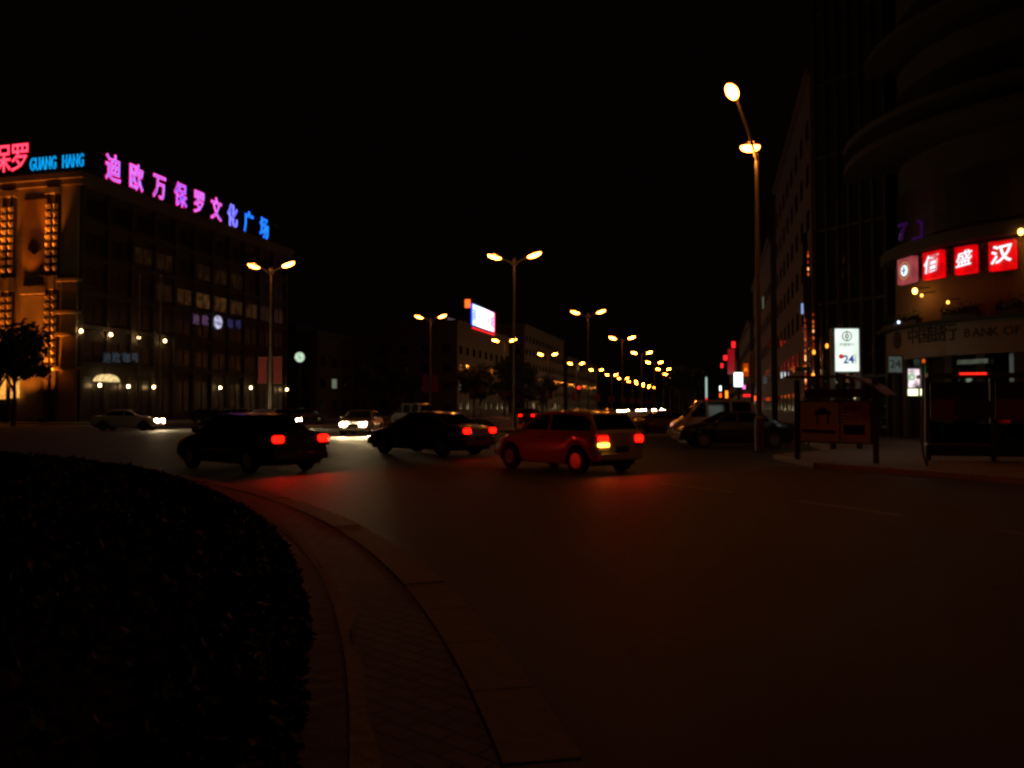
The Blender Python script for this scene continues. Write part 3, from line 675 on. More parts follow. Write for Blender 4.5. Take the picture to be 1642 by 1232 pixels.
# ================================================================== NEON OF THE RIGHT SIDE OF THE AVENUE
def board(name, label, px0, px1, py0, py1, d, m, cat='sign', ft=None, fm=None, bracket=True, th=.12):
    a = at(px0, (py0+py1)/2, d); b_ = at(px1, (py0+py1)/2, d); z0 = at(px0, py1, d).z; z1 = at(px0, py0, d).z; hw_ = (b_-a).length/2; c_ = (a+b_)/2
    r = thing(name, label, cat, (c_.x, c_.y, 0), YAW)
    MB().box(-hw_, hw_, -th/2, th/2, z0, z1).build('panel', m, r, bevel=.01)
    f = MB()
    for (q0, q1, w0, w1) in ((-hw_-.05, -hw_, z0-.05, z1+.05), (hw_, hw_+.05, z0-.05, z1+.05), (-hw_, hw_, z1, z1+.05), (-hw_, hw_, z0-.05, z0)): f.box(q0, q1, -th/2-.02, th/2+.02, w0, w1)
    f.build('frame', M['darkmetal'], r)
    if ft: text('lettering', ft, fm, r, frame(Vector((0, -th/2-.01, (z0+z1)/2)), (1, 0, 0)), min(hw_*1.7, (z1-z0)/max(1, ft.count('\n')+1)*.9), 1, True, .01)
    return r
RED1 = emit('sign_red', (1, .015, .02), 1.6); RED2 = emit('sign_deep_red', (.7, .01, .02), .35); ORG = emit('sign_orange', (1, .22, .01), 2.6)
board('neon_board', 'deep red vertical board high on the right-hand avenue block', 1167, 1178, 560, 600, 131, RED2)
board('neon_board', 'bright red round-ended neon sign above the deep red board', 1173, 1179, 548, 558, 131.5, RED1)
board('neon_board', 'paired bright red neon bars left of the deep red board', 1160, 1167, 570, 578, 133, RED1)
board('neon_board', 'small red neon sign lowest left of the deep red board', 1155.5, 1159.5, 583, 590, 134, RED1)
board('lit_screen', 'brilliant white-blue shop screen on the right side of the avenue', 1177, 1190.5, 598, 620, 128, emit('screen_white', (.75, .95, 1), 4))
board('neon_board', 'glowing orange-yellow character sign above the white screen', 1191.5, 1200, 583, 604, 124, emit('sign_dark_orange', (.8, .08, .0), .5), ft='火', fm=ORG)
board('sign_board', 'unlit tall beige board right of the orange character sign', 1203, 1210, 562, 614, 112, M['poster'])
board('neon_board', 'small magenta light sign under the white screen', 1191, 1195, 618, 624, 122, emit('sign_magenta', (1, .15, .5), 2.2))
board('neon_board', 'low dull red strip sign behind the lamp post', 1191.5, 1203, 632.5, 636.5, 118, RED1)
board('neon_board', 'orange-red square light beside the lamp post foot', 1209.5, 1215, 635, 643, 112, emit('sign_orange_red', (1, .08, .01), 2.2))
board('neon_board', 'white narrow light above the red bars over the microbus roof', 1153.5, 1156.5, 619, 627, 140, emit('sign_white', (.8, 1, .95), 2.5))
board('neon_board', 'left red bar light just over the microbus roof', 1153.5, 1156.8, 631, 637.5, 138, emit('sign_orange_red', (1, .08, .01), 2.2))
board('neon_board', 'right amber bar light just over the microbus roof', 1163, 1167, 627, 638.5, 138, ORG)
q = at(1132.7, 630, 125); r = thing('light_column', 'slim vertical white light tube with a red foot, left above the microbus', 'light', (q.x, q.y, 0), YAW)
MB().tube([(0, 0, at(1132, 638, 125).z), (0, 0, at(1132, 605, 125).z)], .13, 8).build('tube', emit('tube_white', (.6, .85, .75), .7), r)
MB().tube([(0, 0, at(1132, 642, 125).z-.3), (0, 0, at(1132, 638, 125).z)], .16, 8).build('red_foot', emit('tube_red', (1, .02, .05), .9), r)
MB().tube([(0, 0, 0), (0, 0, at(1132, 642, 125).z-.3)], .08, 8).build('post', M['darkmetal'], r)
board('wall_sign', 'small bluish white sign high on the edge of the glass tower', 1284, 1289.5, 487, 504, 49, emit('sign_pale_blue', (.35, .5, 1), .8))
q = at(928, 622, 108); r = thing('traffic_light', 'red traffic signal on a pole left of the avenue lamps', 'traffic light', (q.x, q.y, 0), YAW)
MB().tube([(0, .2, 0), (0, .2, q.z+.5)], .07, 8).build('pole', M['darkmetal'], r); MB().box(-.2, .2, -.12, .12, q.z-.85, q.z+.25).build('housing', M['trim'], r)
mb = MB(); mb.m = frame(Vector((0, -.125, q.z)), (1, 0, 0)); mb.prism([(.15*math.cos(TAU*i/16), .15*math.sin(TAU*i/16)) for i in range(16)], 0, .03); mb.build('lens', emit('signal_red', (1, .01, .01), 6), r)
# ================================================================== RIGHT BUILDING: curved bank front
QC = Rv*25.75+Fh*37.45; RF = 7.5                # the rounded corner of the bank is a drum of 7.5 m radius
def onQ(px, py, rad):
    r = ray(px, py); a = r.x*r.x+r.y*r.y; b = -2*(r.x*QC.x+r.y*QC.y); c = QC.x**2+QC.y**2-rad*rad; D = b*b-4*a*c
    t = (-b-math.sqrt(max(0, D)))/(2*a); p = Vector((0, 0, CH))+r*t
    return math.atan2(p.y-QC.y, p.x-QC.x), p.z
def pq(a, r, z=0): return Vector((QC.x+r*math.cos(a), QC.y+r*math.sin(a), z))
aL = YAW+R_(-215); aR = YAW+R_(-80)
b = thing('bank_building', 'curved bank building on the right corner with lit red character boxes and a dark fascia', 'building', tuple(pq(aL, RF)))
inv = Matrix.Translation(-Vector(pq(aL, RF)))
def amb(): m_ = MB(); m_.m = inv; return m_
amb().arc(RF-.6, .05, aR, aL, .12, 34, 40, QC).build('wall', M['grey'], b)
wt = Vector((-math.sin(aR), math.cos(aR), 0)); p_ = pq(aR, RF-.3)-pq(aL, RF); mb = MB(); mb.m = Matrix.Translation(p_) @ Matrix.Rotation(math.atan2(wt.y, wt.x), 4, 'Z'); mb.box(.02, 26, .1, 14, .12, 34); mb.build('wing_wall', M['grey'], b)
amb().arc(RF, RF-.6, aR, aL, 3.8, 5.2, 40, QC).build('fascia', M['band'], b)
amb().arc(RF+.5, RF-.6, aR, aL, 5.21, 5.32, 40, QC).build('fascia_ledge', M['stone'], b)
mb = amb()
for i in range(150):
    a0 = aR+(aL-aR)*i/150; a1 = a0+(aL-aR)/150*.6; mb.arc(RF-.42, RF-.52+.03*(i % 2), a0, a1, 5.34, 8.5, 1, QC)
mb.build('curtain', M['curtain'], b)
amb().arc(RF-.52, RF-.58, aR, aL, 5.34, 8.5, 40, QC).build('curtain_lining', M['curtain'], b)
amb().arc(RF+.25, RF-.6, aR, aL, 8.55, 9.1, 40, QC).build('lintel', M['stone'], b)
for z in (13.3, 14.3, 18.5, 22.5, 26.5): amb().arc(RF+1.9 if z < 15 else RF+.9, RF-.6, aR, aL, z, z+.3, 40, QC).build('curved_cornice', M['grey'], b)
for k, z in enumerate((9.4, 14.3, 18.0, 22.0, 26.0)):
    for i in range(8):
        a0 = aR+(aL-aR)*i/8+.05; a1 = aR+(aL-aR)*(i+1)/8-.05; amb().arc(RF-.5, RF-.62, a0, a1, z, z+2.4, 4, QC).build('window', M['winglass'], b)
for i in range(12):
    a0 = aR+(aL-aR)*i/12; amb().arc(RF-.1, RF-.64, a0-.025, a0+.025, .12, 3.8, 1, QC).build('shopfront_pillar', M['stone'], b)
for i in range(12):
    a0 = aR+(aL-aR)*i/12+.03; a1 = aR+(aL-aR)*(i+1)/12-.03; amb().arc(RF-.3, RF-.36, a0, a1, .14, 3.78, 3, QC).build('shop_window', M['glass'], b)
def achar(name, ch, m, parent, px, py, size, rad, ofs=Vector((0, 0, 0)), sx=1, ext=.02, **k):
    a, z = onQ(px, py, rad); o_ = pq(a, rad-.02, z)
    return text(name, ch, m, parent, frame(o_-ofs, (-math.sin(a), math.cos(a), 0)), size, sx, True, ext, **k)
# fascia lettering
o0 = pq(aL, RF); o0 = Vector(o0)
r = thing('fascia_sign', 'dark bank lettering in Chinese and English with a coin emblem along the curved fascia', 'sign', tuple(o0))
a, z = onQ(1440, 546, RF); mb = MB(); mb.m = frame(pq(a, RF+.03, z)-o0, (-math.sin(a), math.cos(a), 0)); bank_logo(mb, .40, 0, .03); mb.build('emblem', M['ink'], r)
for ch, px, py in zip('中国银行', (1463, 1481, 1500, 1521), (541, 539, 537, 535)): achar('character', ch, M['ink'], r, px, py, .80, RF+.02, o0, off=.010)
for ch, px in zip('BANKOFCHINA', (1550, 1565, 1580, 1594, 1617, 1632, 1655, 1670, 1684, 1695, 1708)):
    achar('letter', ch, M['ink'], r, px, 535-(px-1550)*.06, .52, RF+.02, o0)
# red lit character boxes
def lightbox(px0, px1, py0, py1, label, kind, ch=None):
    a0, z = onQ((px0+px1)/2, (py0+py1)/2, RF); zt = onQ((px0+px1)/2, py0, RF)[1]; zb = onQ((px0+px1)/2, py1, RF)[1]
    al = onQ(px0, py0, RF)[0]; ar = onQ(px1, py0, RF)[0]; w_ = abs(al-ar)*RF/2
    c_ = pq(a0, RF+.35, (zt+zb)/2); r = thing('lightbox_sign', label, 'lightbox', tuple(c_), 0, 'square lit boxes above the fascia')
    h_ = (zt-zb)/2; F_ = frame(Vector((0, 0, 0)), (-math.sin(a0), math.cos(a0), 0)); mb = MB(); mb.m = F_; mb.box(-w_, w_, -h_, h_, -.3, 0)
    mb.build('box', emit('box_red', (1, .0, .004), .75, vary=.35, scale=2.5) if kind == 'red' else emit('box_pink', (.75, .12, .14), .38, vary=.3), r, bevel=.015)
    fb = MB(); fb.m = F_; fb.box(-w_-.04, w_+.04, -h_-.04, h_+.04, -.34, -.302); fb.build('back_panel', M['darkmetal'], r)
    if ch: text('character', ch, emit('box_white', (.72, .93, 1), 1.35), r, frame(Vector((0,0,0)), (-math.sin(a0), math.cos(a0), 0)) @ Matrix.Translation((0, .0, .03)) @ Matrix(((1, .12, 0, 0), (.12, 1, 0, 0), (0, 0, 1, 0), (0, 0, 0, 1))), w_*1.66, 1, True, .01, off={'盛': .004, '佰': .006}.get(ch, .016))
    else:
        e = MB(); e.m = F_; e.prism([(w_*.42*math.cos(TAU*i/24), h_*.42*math.sin(TAU*i/24)) for i in range(24)], .002, .03); e.build('emblem', emit('box_white', (.72, .93, 1), 1.35), r)
        e = MB(); e.m = F_ @ Matrix.Translation((0, 0, .03)); stroke([(0, -h_*.25), (0, h_*.25)], .06, 0, .02, e); stroke([(-.12, 0), (.12, 0)], .05, 0, .02, e); e.build('emblem_mark', M['ink'], r)
        e = MB(); e.m = F_; ring(w_*.62, w_*.72, .002, .02, e); e.build('emblem_ring', emit('box_gold', (.8, .4, .15), .5), r)
    br = MB(); br.m = F_; br.box(-.05, .05, -h_*.5, h_*.5, -.9, -.342); br.build('bracket', M['darkmetal'], r)
lightbox(1450, 1474, 414, 455, 'dim pinkish lit box with a white oval emblem, leftmost above the bank fascia', 'pink')
lightbox(1489, 1518, 404, 448, 'red lit box with a white brush-drawn character, second from left above the bank fascia', 'red', '佰')
lightbox(1538, 1570, 396, 440, 'red lit box with a dense white character over a dish, third from left', 'red', '盛')
lightbox(1590, 1632, 388, 434, 'red lit box with a white character starting with water dots, rightmost', 'red', '汉')
# small lamps on the front
for px, py, e_, lab in ((1467, 467, 16, 'bright orange spotlight under the pink emblem box'), (1478, 474, 5, 'smaller dim orange spotlight beside the bright one'), (1637, 372, 14, 'orange spotlight at the right edge above the red boxes'),
                      (1520, 485, 5, 'small warm lamp between the ribbed curtain panels'), (1441, 517, 2, 'tiny white lamp at the left end of the fascia ledge')):
    a, z = onQ(px, py, RF+.3); p = pq(a, RF+.3, z); r = thing('wall_lamp', lab, 'lamp', tuple(p))
    MB().ell((0, 0, 0), (.10, .10, .13) if e_ > 6 else (.06, .06, .07)).build('lens', emit('spot_%d' % e_, (1, .42, .06) if e_ > 2 else (.6, .7, 1), e_ if e_ > 2 else 3), r, smooth=True)
    dd = (pq(a, RF-.5, z)-p); MB().tube([(0, 0, .1), (dd.x, dd.y, .2)], .03, 6).build('arm', M['darkmetal'], r)
    if e_ > 10: light(r, (-.05*dd.x-.0, -.05*dd.y, -.3), 8, (1, .4, .1), .1)
# glowing purple strokes that imitate a neon reflection, high on the facade
r = thing('neon_sign', 'dim purple strokes imitating a neon reflection on the dark wall above the red boxes', 'neon sign', tuple(o0))  # this neon_sign is a stand-in for a neon reflection
mb = MB(); PUR = emit('purple_reflection', (.22, .02, .45), .08)
for pts in ([(1442, 362), (1453, 358), (1446, 374), (1444, 386)], [(1472, 355), (1478, 357), (1477, 380), (1464, 384)]):
    pp = []
    for px, py in pts:
        a, z = onQ(px, py, RF+.1); pp.append(pq(a, RF+.1, z)-o0)
    mb.tube(pp, .09, 6)
mb.build('tube', PUR, r)
# planters on the ledge
for px0, px1, lab in ((1421, 1440, 'left'), (1452, 1475, 'second'), (1515, 1570, 'middle'), (1600, 1640, 'right')):
    a0 = onQ(px0, 510, RF+.2)[0]; a1 = onQ(px1, 510, RF+.2)[0]; p = pq((a0+a1)/2, RF+.2, 5.32); r = thing('planter', f'dark leafy planter box on the ledge over the bank fascia, {lab} one', 'planter', tuple(p), 0, 'planters on the fascia ledge')
    mb = MB(); mb.m = Matrix.Translation(-p); mb.arc(RF+.4, RF+.08, min(a0, a1), max(a0, a1), 5.325, 5.5, 6, QC); mb.build('trough', M['darkmetal'], r)
    lf = MB(); lf.m = Matrix.Translation(-p)
    for i in range(420):
        q = pq(random.uniform(min(a0, a1), max(a0, a1)), RF+.24+random.gauss(0, .12), 5.5+abs(random.gauss(0, .16))); d = Vector([random.uniform(-1, 1) for _ in 'xyz']).normalized()*.08; e = d.orthogonal()
        lf.add([q-d, q+e*.5, q+d, q-e*.5], [(0,1,2,3)])
    lf.build('leaves', M['crown'], r)
# cash-machine lobby lights under the fascia
def apanel(name, label, px0, px1, py0, py1, rad, m, cat='sign', extra=None):
    a0, z = onQ((px0+px1)/2, (py0+py1)/2, rad); w_ = abs(onQ(px0, py0, rad)[0]-onQ(px1, py0, rad)[0])*rad/2; h_ = (onQ(px0, py0, rad)[1]-onQ(px0, py1, rad)[1])/2
    c_ = pq(a0, rad, z); r = thing(name, label, cat, tuple(c_)); F_ = frame(Vector((0, 0, 0)), (-math.sin(a0), math.cos(a0), 0)); mb = MB(); mb.m = F_; mb.box(-w_, w_, -h_, h_, -.1, 0); mb.build('panel', m, r, bevel=.01)
    fb = MB(); fb.m = F_; fb.box(-w_-.03, w_+.03, -h_-.03, h_+.03, -.15, -.102); fb.build('back_panel', M['darkmetal'], r)
    if extra: extra(r, F_, w_, h_)
    return r
k = board('lit_sign', 'small grey-white hanging box sign reading 24 under the left end of the fascia', 1424, 1445, 572, 597, 35.5, emit('grey_white_glow', (.5, .62, .52), .10, vary=.3), ft='24', fm=emit('sign_ink_blue', (.02, .03, .2), .03))
k = board('poster_lightbox', 'pinkish white lit poster with a green swirl beside the bank entrance', 1455, 1474, 592, 622, 35, emit('pink_white_glow', (1, .8, .85), .8, vary=.9, scale=3))
q = at(1461, 605, 35); mb = MB(); mb.m = frame(Vector((-.09, -.062, q.z)), (1, 0, 0)); ring(.08, .14, 0, .01, mb, 16); mb.build('green_swirl', emit('green_swirl', (.1, .8, .2), .6), k)
light(k, (0, -.6, q.z), 5, (.7, 1, .6), .2)
board('lit_sign', 'brilliant yellow-white horizontal light under the pinkish poster', 1454.5, 1471, 624, 634.5, 34.8, emit('yellow_white', (1, 1, .62), 2), 'light')
board('lit_sign', 'narrow yellow-white light right of the brilliant one', 1474, 1478, 624, 634.5, 34.8, MC['yellow_white'], 'light')
board('lit_sign', 'green vertical strip light by the bank entrance', 1478, 1483, 585, 622, 34.5, emit('green_strip', (.02, .35, .08), .25), 'light')
a, z = onQ(1558, 580, RF+.05); c_ = pq(a, RF+.05, z); r = thing('strip_light', 'dim greenish white light under the fascia above the shop door', 'light', tuple(c_))
mb = MB(); mb.m = frame(Vector((0, 0, 0)), (-math.sin(a), math.cos(a), 0)); mb.box(-.62, .62, -.09, .09, -.1, 0); mb.build('panel', emit('green_white', (.5, .6, .4), .10, vary=.5), r)
mb = MB(); mb.m = frame(Vector((0, 0, 0)), (-math.sin(a), math.cos(a), 0)); mb.box(-.66, .66, -.13, -.095, -.12, .03); mb.build('casing', M['darkmetal'], r)
# ================================================================== GLASS TOWER behind the lightbox
P0 = at(1290, 650, 44); P1 = at(1418, 650, 40)
dv = (P1-P0); dv.z = 0; Lt = dv.length; dvn = dv.normalized(); angt = math.atan2(dvn.y, dvn.x)
r = thing('glass_tower', 'tall dark glass tower with round polished columns, left of the bank front', 'building', (P0.x, P0.y, .12), angt)
wg = bpy.data.materials.new('wavy_glass'); wg.use_nodes = True; n_, l_ = nodes(wg); bs = n_['Principled BSDF']; bs.inputs['Base Color'].default_value = (.02, .02, .022, 1); bs.inputs['Roughness'].default_value = .06; bs.inputs['Specular IOR Level'].default_value = 1
tc = n_.new('ShaderNodeTexCoord'); mp = n_.new('ShaderNodeMapping'); mp.inputs['Scale'].default_value = (.6, .6, 1.6); nz = n_.new('ShaderNodeTexNoise'); nz.inputs['Scale'].default_value = 1.2; bp = n_.new('ShaderNodeBump'); bp.inputs['Strength'].default_value = .6; bp.inputs['Distance'].default_value = .12
l_.new(tc.outputs['Object'], mp.inputs['Vector']); l_.new(mp.outputs['Vector'], nz.inputs['Vector']); l_.new(nz.outputs['Fac'], bp.inputs['Height']); l_.new(bp.outputs['Normal'], bs.inputs['Normal'])
MB().box(.5, Lt, .6, 9, 0, 34).build('wall', M['grey'], r)
MB().box(.5, Lt-.02, .5, .598, .4, 33).build('curtain_wall', wg, r)
MB().box(.42, .498, .6, 8.9, .4, 33).build('curtain_wall', wg, r)
mb = MB()
for i in range(7): x = .5+(Lt-.6)*i/6; mb.box(x-.05, x+.05, .38, .52, 0, 34)
for z in range(3, 34, 4): mb.box(.5, Lt-.02, .42, .52, z, z+.12)
mb.build('mullion', M['darkmetal'], r)
pc = bpy.data.materials.new('polished_column'); pc.use_nodes = True; n_, l_ = nodes(pc); bs = n_['Principled BSDF']; bs.inputs['Base Color'].default_value = (.35, .33, .32, 1); bs.inputs['Metallic'].default_value = .9; bs.inputs['Roughness'].default_value = .12
tc = n_.new('ShaderNodeTexCoord'); mp = n_.new('ShaderNodeMapping'); mp.inputs['Scale'].default_value = (.2, .2, 2.2); nz = n_.new('ShaderNodeTexNoise'); nz.inputs['Scale'].default_value = 1.6; bp = n_.new('ShaderNodeBump'); bp.inputs['Strength'].default_value = .5; bp.inputs['Distance'].default_value = .1
l_.new(tc.outputs['Object'], mp.inputs['Vector']); l_.new(mp.outputs['Vector'], nz.inputs['Vector']); l_.new(nz.outputs['Fac'], bp.inputs['Height']); l_.new(bp.outputs['Normal'], bs.inputs['Normal'])
for x, y, h_ in ((.15, 0, 11), (.65, -.35, 8.5), (1.45, -.4, 7), (2.6, -.4, 9)):
    MB().tube([(x, y, 0), (x, y, h_)], .13, 16).build('column', pc, r, smooth=True)
# ================================================================== STREET FURNITURE ON THE RIGHT PAVEMENT
# lightbox with emblem and 24
p = at(1356.5, 660, 28); zt = at(1356, 528, 28).z; zb = at(1356, 596, 28).z; hw_ = 19.5/FPX*28
r = thing('lightbox_sign', 'tall white illuminated box with coin emblem and blue 24 above the notice shelter', 'lightbox', (p.x, p.y, .12), YAW)
zt -= .12; zb -= .12
MB().box(-hw_, hw_, -.15, .15, zb, zt).build('box', emit('lightbox_white', (.86, 1, .88), 1.05, vary=.25, scale=1.2), r, bevel=.02)
fr = MB()
for s in (-1, 1): fr.box(s*(hw_+.03)-.03, s*(hw_+.03)+.03, -.17, .17, 0, zt+.02)
fr.box(-hw_, hw_, -.17, .17, zt+.002, zt+.05); fr.box(-hw_, hw_, -.17, .17, zb-.05, zb-.002); fr.build('frame', M['darkmetal'], r)
F_ = frame(Vector((0, -.155, zt-.26)), (1, 0, 0)); mb = MB(); mb.m = F_; bank_logo(mb, .175, 0, .012); mb.build('emblem', mat('emblem_red', (.10, .01, .01), .6), r)
text('lettering', '中国银行', mat('grey_ink', (.15, .15, .15), .6), r, frame(Vector((0, -.157, zt-.56)), (1, 0, 0)), .12, 1.15, True, .003)
NB = emit('number_blue', (.01, .035, .5), .55)
text('number', '24', NB, r, frame(Vector((.05, -.157, zt-1.08)), (1, 0, 0)), .40, .95, True, .003, off=.012)
mb = MB(); mb.m = frame(Vector((-.21, -.157, zt-.965)), (1, 0, 0)); mb.prism([(.085*math.cos(TAU*i/20), .085*math.sin(TAU*i/20)) for i in range(20)], 0, .016); mb.build('red_dot', emit('dot_red', (.8, .015, .015), .7), r)
for i, ch in enumerate('自助银行'): text('lettering', ch, mat('grey_ink', (.15, .15, .15), .6), r, frame(Vector((.285, -.157, zt-.93-.095*i)), (1, 0, 0)), .085, 1, True, .003)
light(r, (0, -.5, zb-.1), 6, (.9, 1, .85), .2)
# notice shelter with curved roof
a_ = gnd(1279, 737, .12); b_ = gnd(1405, 743, .12); dv = b_-a_; ang = math.atan2(dv.y, dv.x); W_ = dv.length
r = thing('notice_shelter', 'dark notice board shelter with a curved roof and faded posters beside the lamp post', 'shelter', (a_.x, a_.y, .12), ang)
for x in (0, W_): MB().box(x-.06, x+.06, -.06, .06, 0, 2.2).build('post', M['darkmetal'], r, bevel=.01)
MB().box(.08, W_-.08, -.05, .05, .48, 1.62).build('board', M['darkmetal'], r)
MB().box(.12, W_*.56, -.062, -.052, .52, 1.58).build('poster', M['poster'], r)
MB().box(W_*.58, W_-.12, -.062, -.052, .52, 1.58).build('poster', mat('poster_warm', (.60, .40, .22), .8, var=.3, scale=4), r)
mb = MB(); mb.m = frame(Vector((.0, -.063, 0)), (1, 0, 0))
stroke([(.2, .80), (W_*.5, .78)], .09, 0, .004, mb); stroke([(.55, 1.28), (.95, 1.28)], .08, 0, .004, mb); mb.prism([(.5, 1.3), (1.0, 1.3), (.75, 1.45)], 0, .004)
stroke([(.6, 1.25), (.6, 1.0)], .05, 0, .004, mb); stroke([(.9, 1.25), (.9, 1.0)], .05, 0, .004, mb); mb.prism([(W_*.62, .72), (W_-.25, .72), (W_-.25, .98), (W_*.62, .98)], 0, .004)
for i in range(5): stroke([(1.15, 1.4-.09*i), (1.15+.3-.03*i, 1.4-.09*i)], .025, 0, .004, mb); stroke([(W_*.62, 1.45-.08*i), (W_*.62+.45-.05*(i % 3), 1.45-.08*i)], .022, 0, .004, mb)
mb.build('poster_print', M['ink'], r)
MB().box(.25, W_-.25, -.06, .04, 1.70, 1.93).build('header_panel', mat('header_brown', (.14, .05, .03), .6), r)
rf = MB()
k = 14
for i in range(k):
    x0, x1 = -.15+(W_+.55)*i/k, -.15+(W_+.55)*(i+1)/k; f_ = lambda x: 2.24-.42*max(0, (x-W_*.62)/(W_*.5))**2
    rf.add([(x0, -.45, f_(x0)), (x1, -.45, f_(x1)), (x1, .45, f_(x1)), (x0, .45, f_(x0)), (x0, -.45, f_(x0)+.05), (x1, -.45, f_(x1)+.05), (x1, .45, f_(x1)+.05), (x0, .45, f_(x0)+.05)], [(0,3,2,1),(4,5,6,7),(0,1,5,4),(2,3,7,6)])
rf.build('roof', M['darkmetal'], r)
# bus shelter / red advert wall
a_ = gnd(1488, 738, .12); b_ = a_+ (gnd(1700, 741, .12)-a_); dv = b_-a_; ang = math.atan2(dv.y, dv.x); W_ = dv.length; dd_ = (a_-Vector((0,0,0))).dot(Fh)
hh = (737-600)/FPX*dd_
r = thing('bus_shelter', 'wide dark bus shelter with a deep red advert panel at the right edge', 'bus shelter', (a_.x, a_.y, .12), ang)
for x in (0, W_*.5, W_): MB().box(x-.06, x+.06, -.07, .07, 0, hh-.1).build('post', M['darkmetal'], r)
MB().box(-.15, W_+.15, -.75, .5, hh-.1, hh).build('roof', M['darkmetal'], r)
MB().box(.08, W_*.5-.08, -.03, .03, hh*.47, hh*.96-.12).build('advert', M['redpanel'], r); MB().box(W_*.5+.08, W_-.08, -.03, .03, hh*.47, hh*.96-.12).build('advert', M['redpanel'], r)
MB().box(.08, W_-.08, -.025, .025, .12, hh*.43).build('glass_panel', M['carglass'], r)
mb = MB(); mb.m = frame(Vector((W_*.36, -.032, hh*.6)), (1, 0, 0)); mb.prism([(.5*math.cos(TAU*i/24), .36*math.sin(TAU*i/24)) for i in range(24)], 0, .005); mb.build('advert_motif', M['ink'], r)
mb = MB(); mb.m = frame(Vector((W_*.33, -.032, hh*.66)), (1, 0, 0)); stroke([(-.6+.1*i, .28-.010*(i-6)**2) for i in range(13)], .02, 0, .006, mb); mb.build('advert_arc', mat('advert_pale', (.3, .1, .08), .6), r)
MB().box(-.1, W_*.45, -.35, -.1, .42, .47).build('bench', M['steel'], r)
q = at(1557, 599, dd_-.8); q0 = (q-a_); loc = Matrix.Rotation(-ang, 4, 'Z') @ Vector((q0.x, q0.y, 0))
MB().box(loc.x-.32, loc.x+.32, -.78, -.76, hh-.045, hh+.01).build('led_strip', emit('led_red', (1, .02, .01), 1.6), r)
# slim bent post
a_ = gnd(1487, 748, .12)
r = thing('sign_post', 'slim pale post with a kinked foot in front of the bus shelter', 'post', (a_.x, a_.y, .12))
q = at(1481, 582, (a_).dot(Fh)); MB().tube([(0, 0, 0), (-.08, 0, .25), (-.12, 0, .6), (q.x-a_.x, q.y-a_.y, q.z-.12)], .028, 8).build('post', M['pole'], r)
MB().ell((q.x-a_.x, q.y-a_.y, q.z-.08), (.04, .04, .06)).build('cap', emit('cap_orange_reflection', (1, .15, .02), .6), r, smooth=True)  # cap glows orange in place of lamp light reflected by the post
q = at(1279, 592, 27); r = thing('direction_sign', 'small arrow sign with an orange tip left of the white lightbox', 'sign', (q.x, q.y, 0), YAW)
MB().tube([(.35, .05, .12), (.35, .05, q.z+.1)], .03, 8).build('post', M['darkmetal'], r)
MB().box(-.1, .42, -.02, .02, q.z-.07, q.z+.07).build('panel', mat('sign_green', (.05, .12, .08), .5), r)
mb = MB(); mb.m = frame(Vector((-.1, -.02, q.z)), (1, 0, 0)); mb.prism([(0, -.11), (0, .11), (-.17, 0)], -.04, .0); mb.build('arrow_tip', emit('tip_orange', (1, .16, .02), .3), r)
for i, (px, py, dz) in enumerate(((1305, 565, 0), (1304, 602, 0), (1326, 555, 0))):  # amber glows added in place of lamp reflections on the polished columns
    q = at(px, py, 41); r = thing('reflection_glint', ('small amber glow imitating a lamp reflection on the tower columns, upper left', 'small amber glow imitating a lamp reflection on the tower columns, lowest', 'small amber glow imitating a lamp reflection on the tower columns, upper right')[i], 'lamp', tuple(q))
    MB().ell((0, 0, 0), (.07, .07, .12)).build('glint', emit('amber_glint', (1, .3, .03), 3), r, smooth=True); MB().tube([(0, 0, -.1), (0, 0, -q.z+.12)], .03, 6).build('glint_stem', M['darkmetal'], r)
for px, y0, y1, nb_, dd_, lab in ((1292, 512, 628, 15, 42.4, 'imitated lamp reflection of tiny orange beads on the glass tower, left by the blue-white sign'), (1305, 500, 612, 12, 42.1, 'imitated lamp reflection of orange beads on the glass tower, between left one and the lightbox'), (1296, 400, 445, 5, 42.6, 'short imitated lamp reflection of orange beads highest on the corner of the glass tower')):  # street lamp reflections in the tower, built as columns of glowing beads
    p0 = at(px, y1, dd_); p1 = at(px, y0, dd_); r = thing('bead_reflection', lab, 'imitated reflection', tuple(p0), 0, 'imitated lamp reflections on the glass tower'); hh_ = p1.z-p0.z
    MB().tube([(0, 0, -.1), (0, 0, hh_+.3)], .012, 5).build('bead_wire', M['darkmetal'], r)
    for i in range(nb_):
        z = hh_*(i+random.uniform(.2, .8))/nb_; sv = random.choice((0, 0, 1, 2)); MB().ell((0, -.03, z), (.035, .035, .09), 8, 5).build('glow_bead', emit('reflection_bead_%d' % sv, ((1, .06, .02), (1, .16, .03), (1, .4, .15))[sv], (.35, .9, 2.2)[sv]), r, smooth=True)
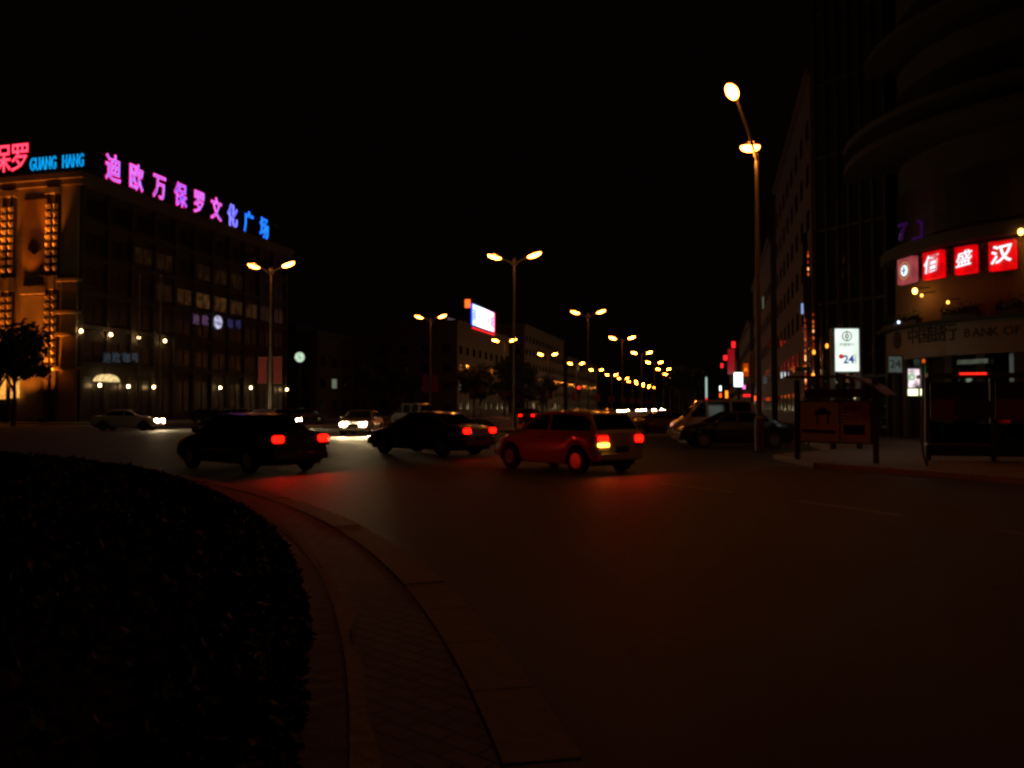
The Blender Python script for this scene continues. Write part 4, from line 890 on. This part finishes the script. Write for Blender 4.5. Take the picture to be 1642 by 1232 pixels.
# ================================================================== TREES
def tree_proto(h, rad, seed, leaves=2600, lo=.35):
    rr = random.Random(seed); r = thing('street_tree', '', 'tree')
    t = MB(); t.tube([(0, 0, 0), (.05, .02, h*.2), (-.04, .05, h*.45)], [.16, .12, .08], 8)
    tips = []
    for i in range(9):
        a = TAU*i/9+rr.uniform(-.3, .3); z0 = h*rr.uniform(.3, .45); e = Vector((math.cos(a)*rad*rr.uniform(.4, .8), math.sin(a)*rad*rr.uniform(.4, .8), h*rr.uniform(.55, .92)))
        t.tube([(0, 0, z0), (e.x*.5, e.y*.5, (z0+e.z)*.5), e], [.07, .045, .015], 6); tips.append(e)
    t.build('trunk', M['bark'], r)
    c = MB(); vs = []; fs = []
    cl = [(tp+Vector((rr.gauss(0, .5), rr.gauss(0, .5), rr.gauss(0, .4))), rr.uniform(.5, 1.1)*rad*.36) for tp in tips for _ in range(3)]
    for i in range(leaves):
        ct, cr = rr.choice(cl); d = Vector((rr.gauss(0, 1), rr.gauss(0, 1), rr.gauss(0, .8))).normalized()*cr*rr.random()**.4; q = ct+d
        u = Vector([rr.uniform(-1, 1) for _ in 'xyz']).normalized()*rr.uniform(.1, .2); v = u.orthogonal()*.6; k = len(vs); vs += [q-u, q+v, q+u, q-v]; fs.append((k, k+1, k+2, k+3))
    me = bpy.data.meshes.new('crown'); me.from_pydata([tuple(v) for v in vs], [], fs); link('crown', me, M['crown'], r)
    return r
tA = tree_proto(7.0, 2.6, 1); tB = tree_proto(5.2, 2.0, 2)
spots = [(tA, at(22, 650, 70), 1.35, 'dark bushy tree at the far left before the orange lit columns'), (tB, at(-6, 650, 68), 1.3, 'dark tree cut by the left picture edge'),
         (tA, at(822, 640, 92), 1.1, 'dark tree in the median beside the tall twin lamp pole'), (tB, at(590, 640, 100), 1.2, 'dim tree right of the left building end'), (tB, at(645, 640, 105), 1.2, 'dim tree midway between left building and billboard'),
         (tA, at(760, 640, 120), 1.2, 'dim tree under the billboard block'), (tA, at(870, 640, 150), 1.2, 'dim tree left of the far lamp row')]
for i, y in enumerate((150, 168, 187, 207, 230)): spots.append((tA if i % 2 else tB, Vector((-5.5+(i % 2)*.8, y, 0)), 1.5, f'dark street tree on the right side of the avenue, {ordn[i]} of its row'))
for i, y in enumerate((140, 158, 178, 200)): spots.append((tB if i % 2 else tA, Vector((-41, y, 0)), 1.0, f'dark street tree on the left side of the avenue, {ordn[i]} of its row'))
used = set()
for k, (pr, p, sc, lab) in enumerate(spots):
    o = pr if pr.name not in used else copy_tree(pr); used.add(pr.name)
    o.location = (p.x, p.y, .0); o.scale = (sc,)*3; o.rotation_euler = (0, 0, k*1.3); tag(o, lab, 'tree', 'street trees')
# low hedge mounds at the avenue medians
for i, (px, d, lab) in enumerate(((700, 62, 'low dark clipped bush left of the median lamp'), (762, 60, 'low dark clipped bush just left of the tall twin lamp'), (868, 62, 'low dark clipped bush right of the tall twin lamp'))):
    p = at(px, 668, d); r = MB(); rr = random.Random(i)
    for _ in range(900):
        d_ = Vector((rr.gauss(0, 1), rr.gauss(0, 1), abs(rr.gauss(0, 1)))).normalized(); q = Vector((d_.x*1.5, d_.y*.9, d_.z*.7))*rr.uniform(.8, 1); u = Vector([rr.uniform(-1, 1) for _ in 'xyz']).normalized()*.09; v = u.orthogonal()*.6
        r.add([q-u, q+v, q+u, q-v], [(0,1,2,3)])
    o = r.build('bush', M['crown']); o.location = (p.x, p.y, .02); tag(o, lab, 'bush', 'clipped bushes at the avenue mouth')
S.cycles.use_denoising = True
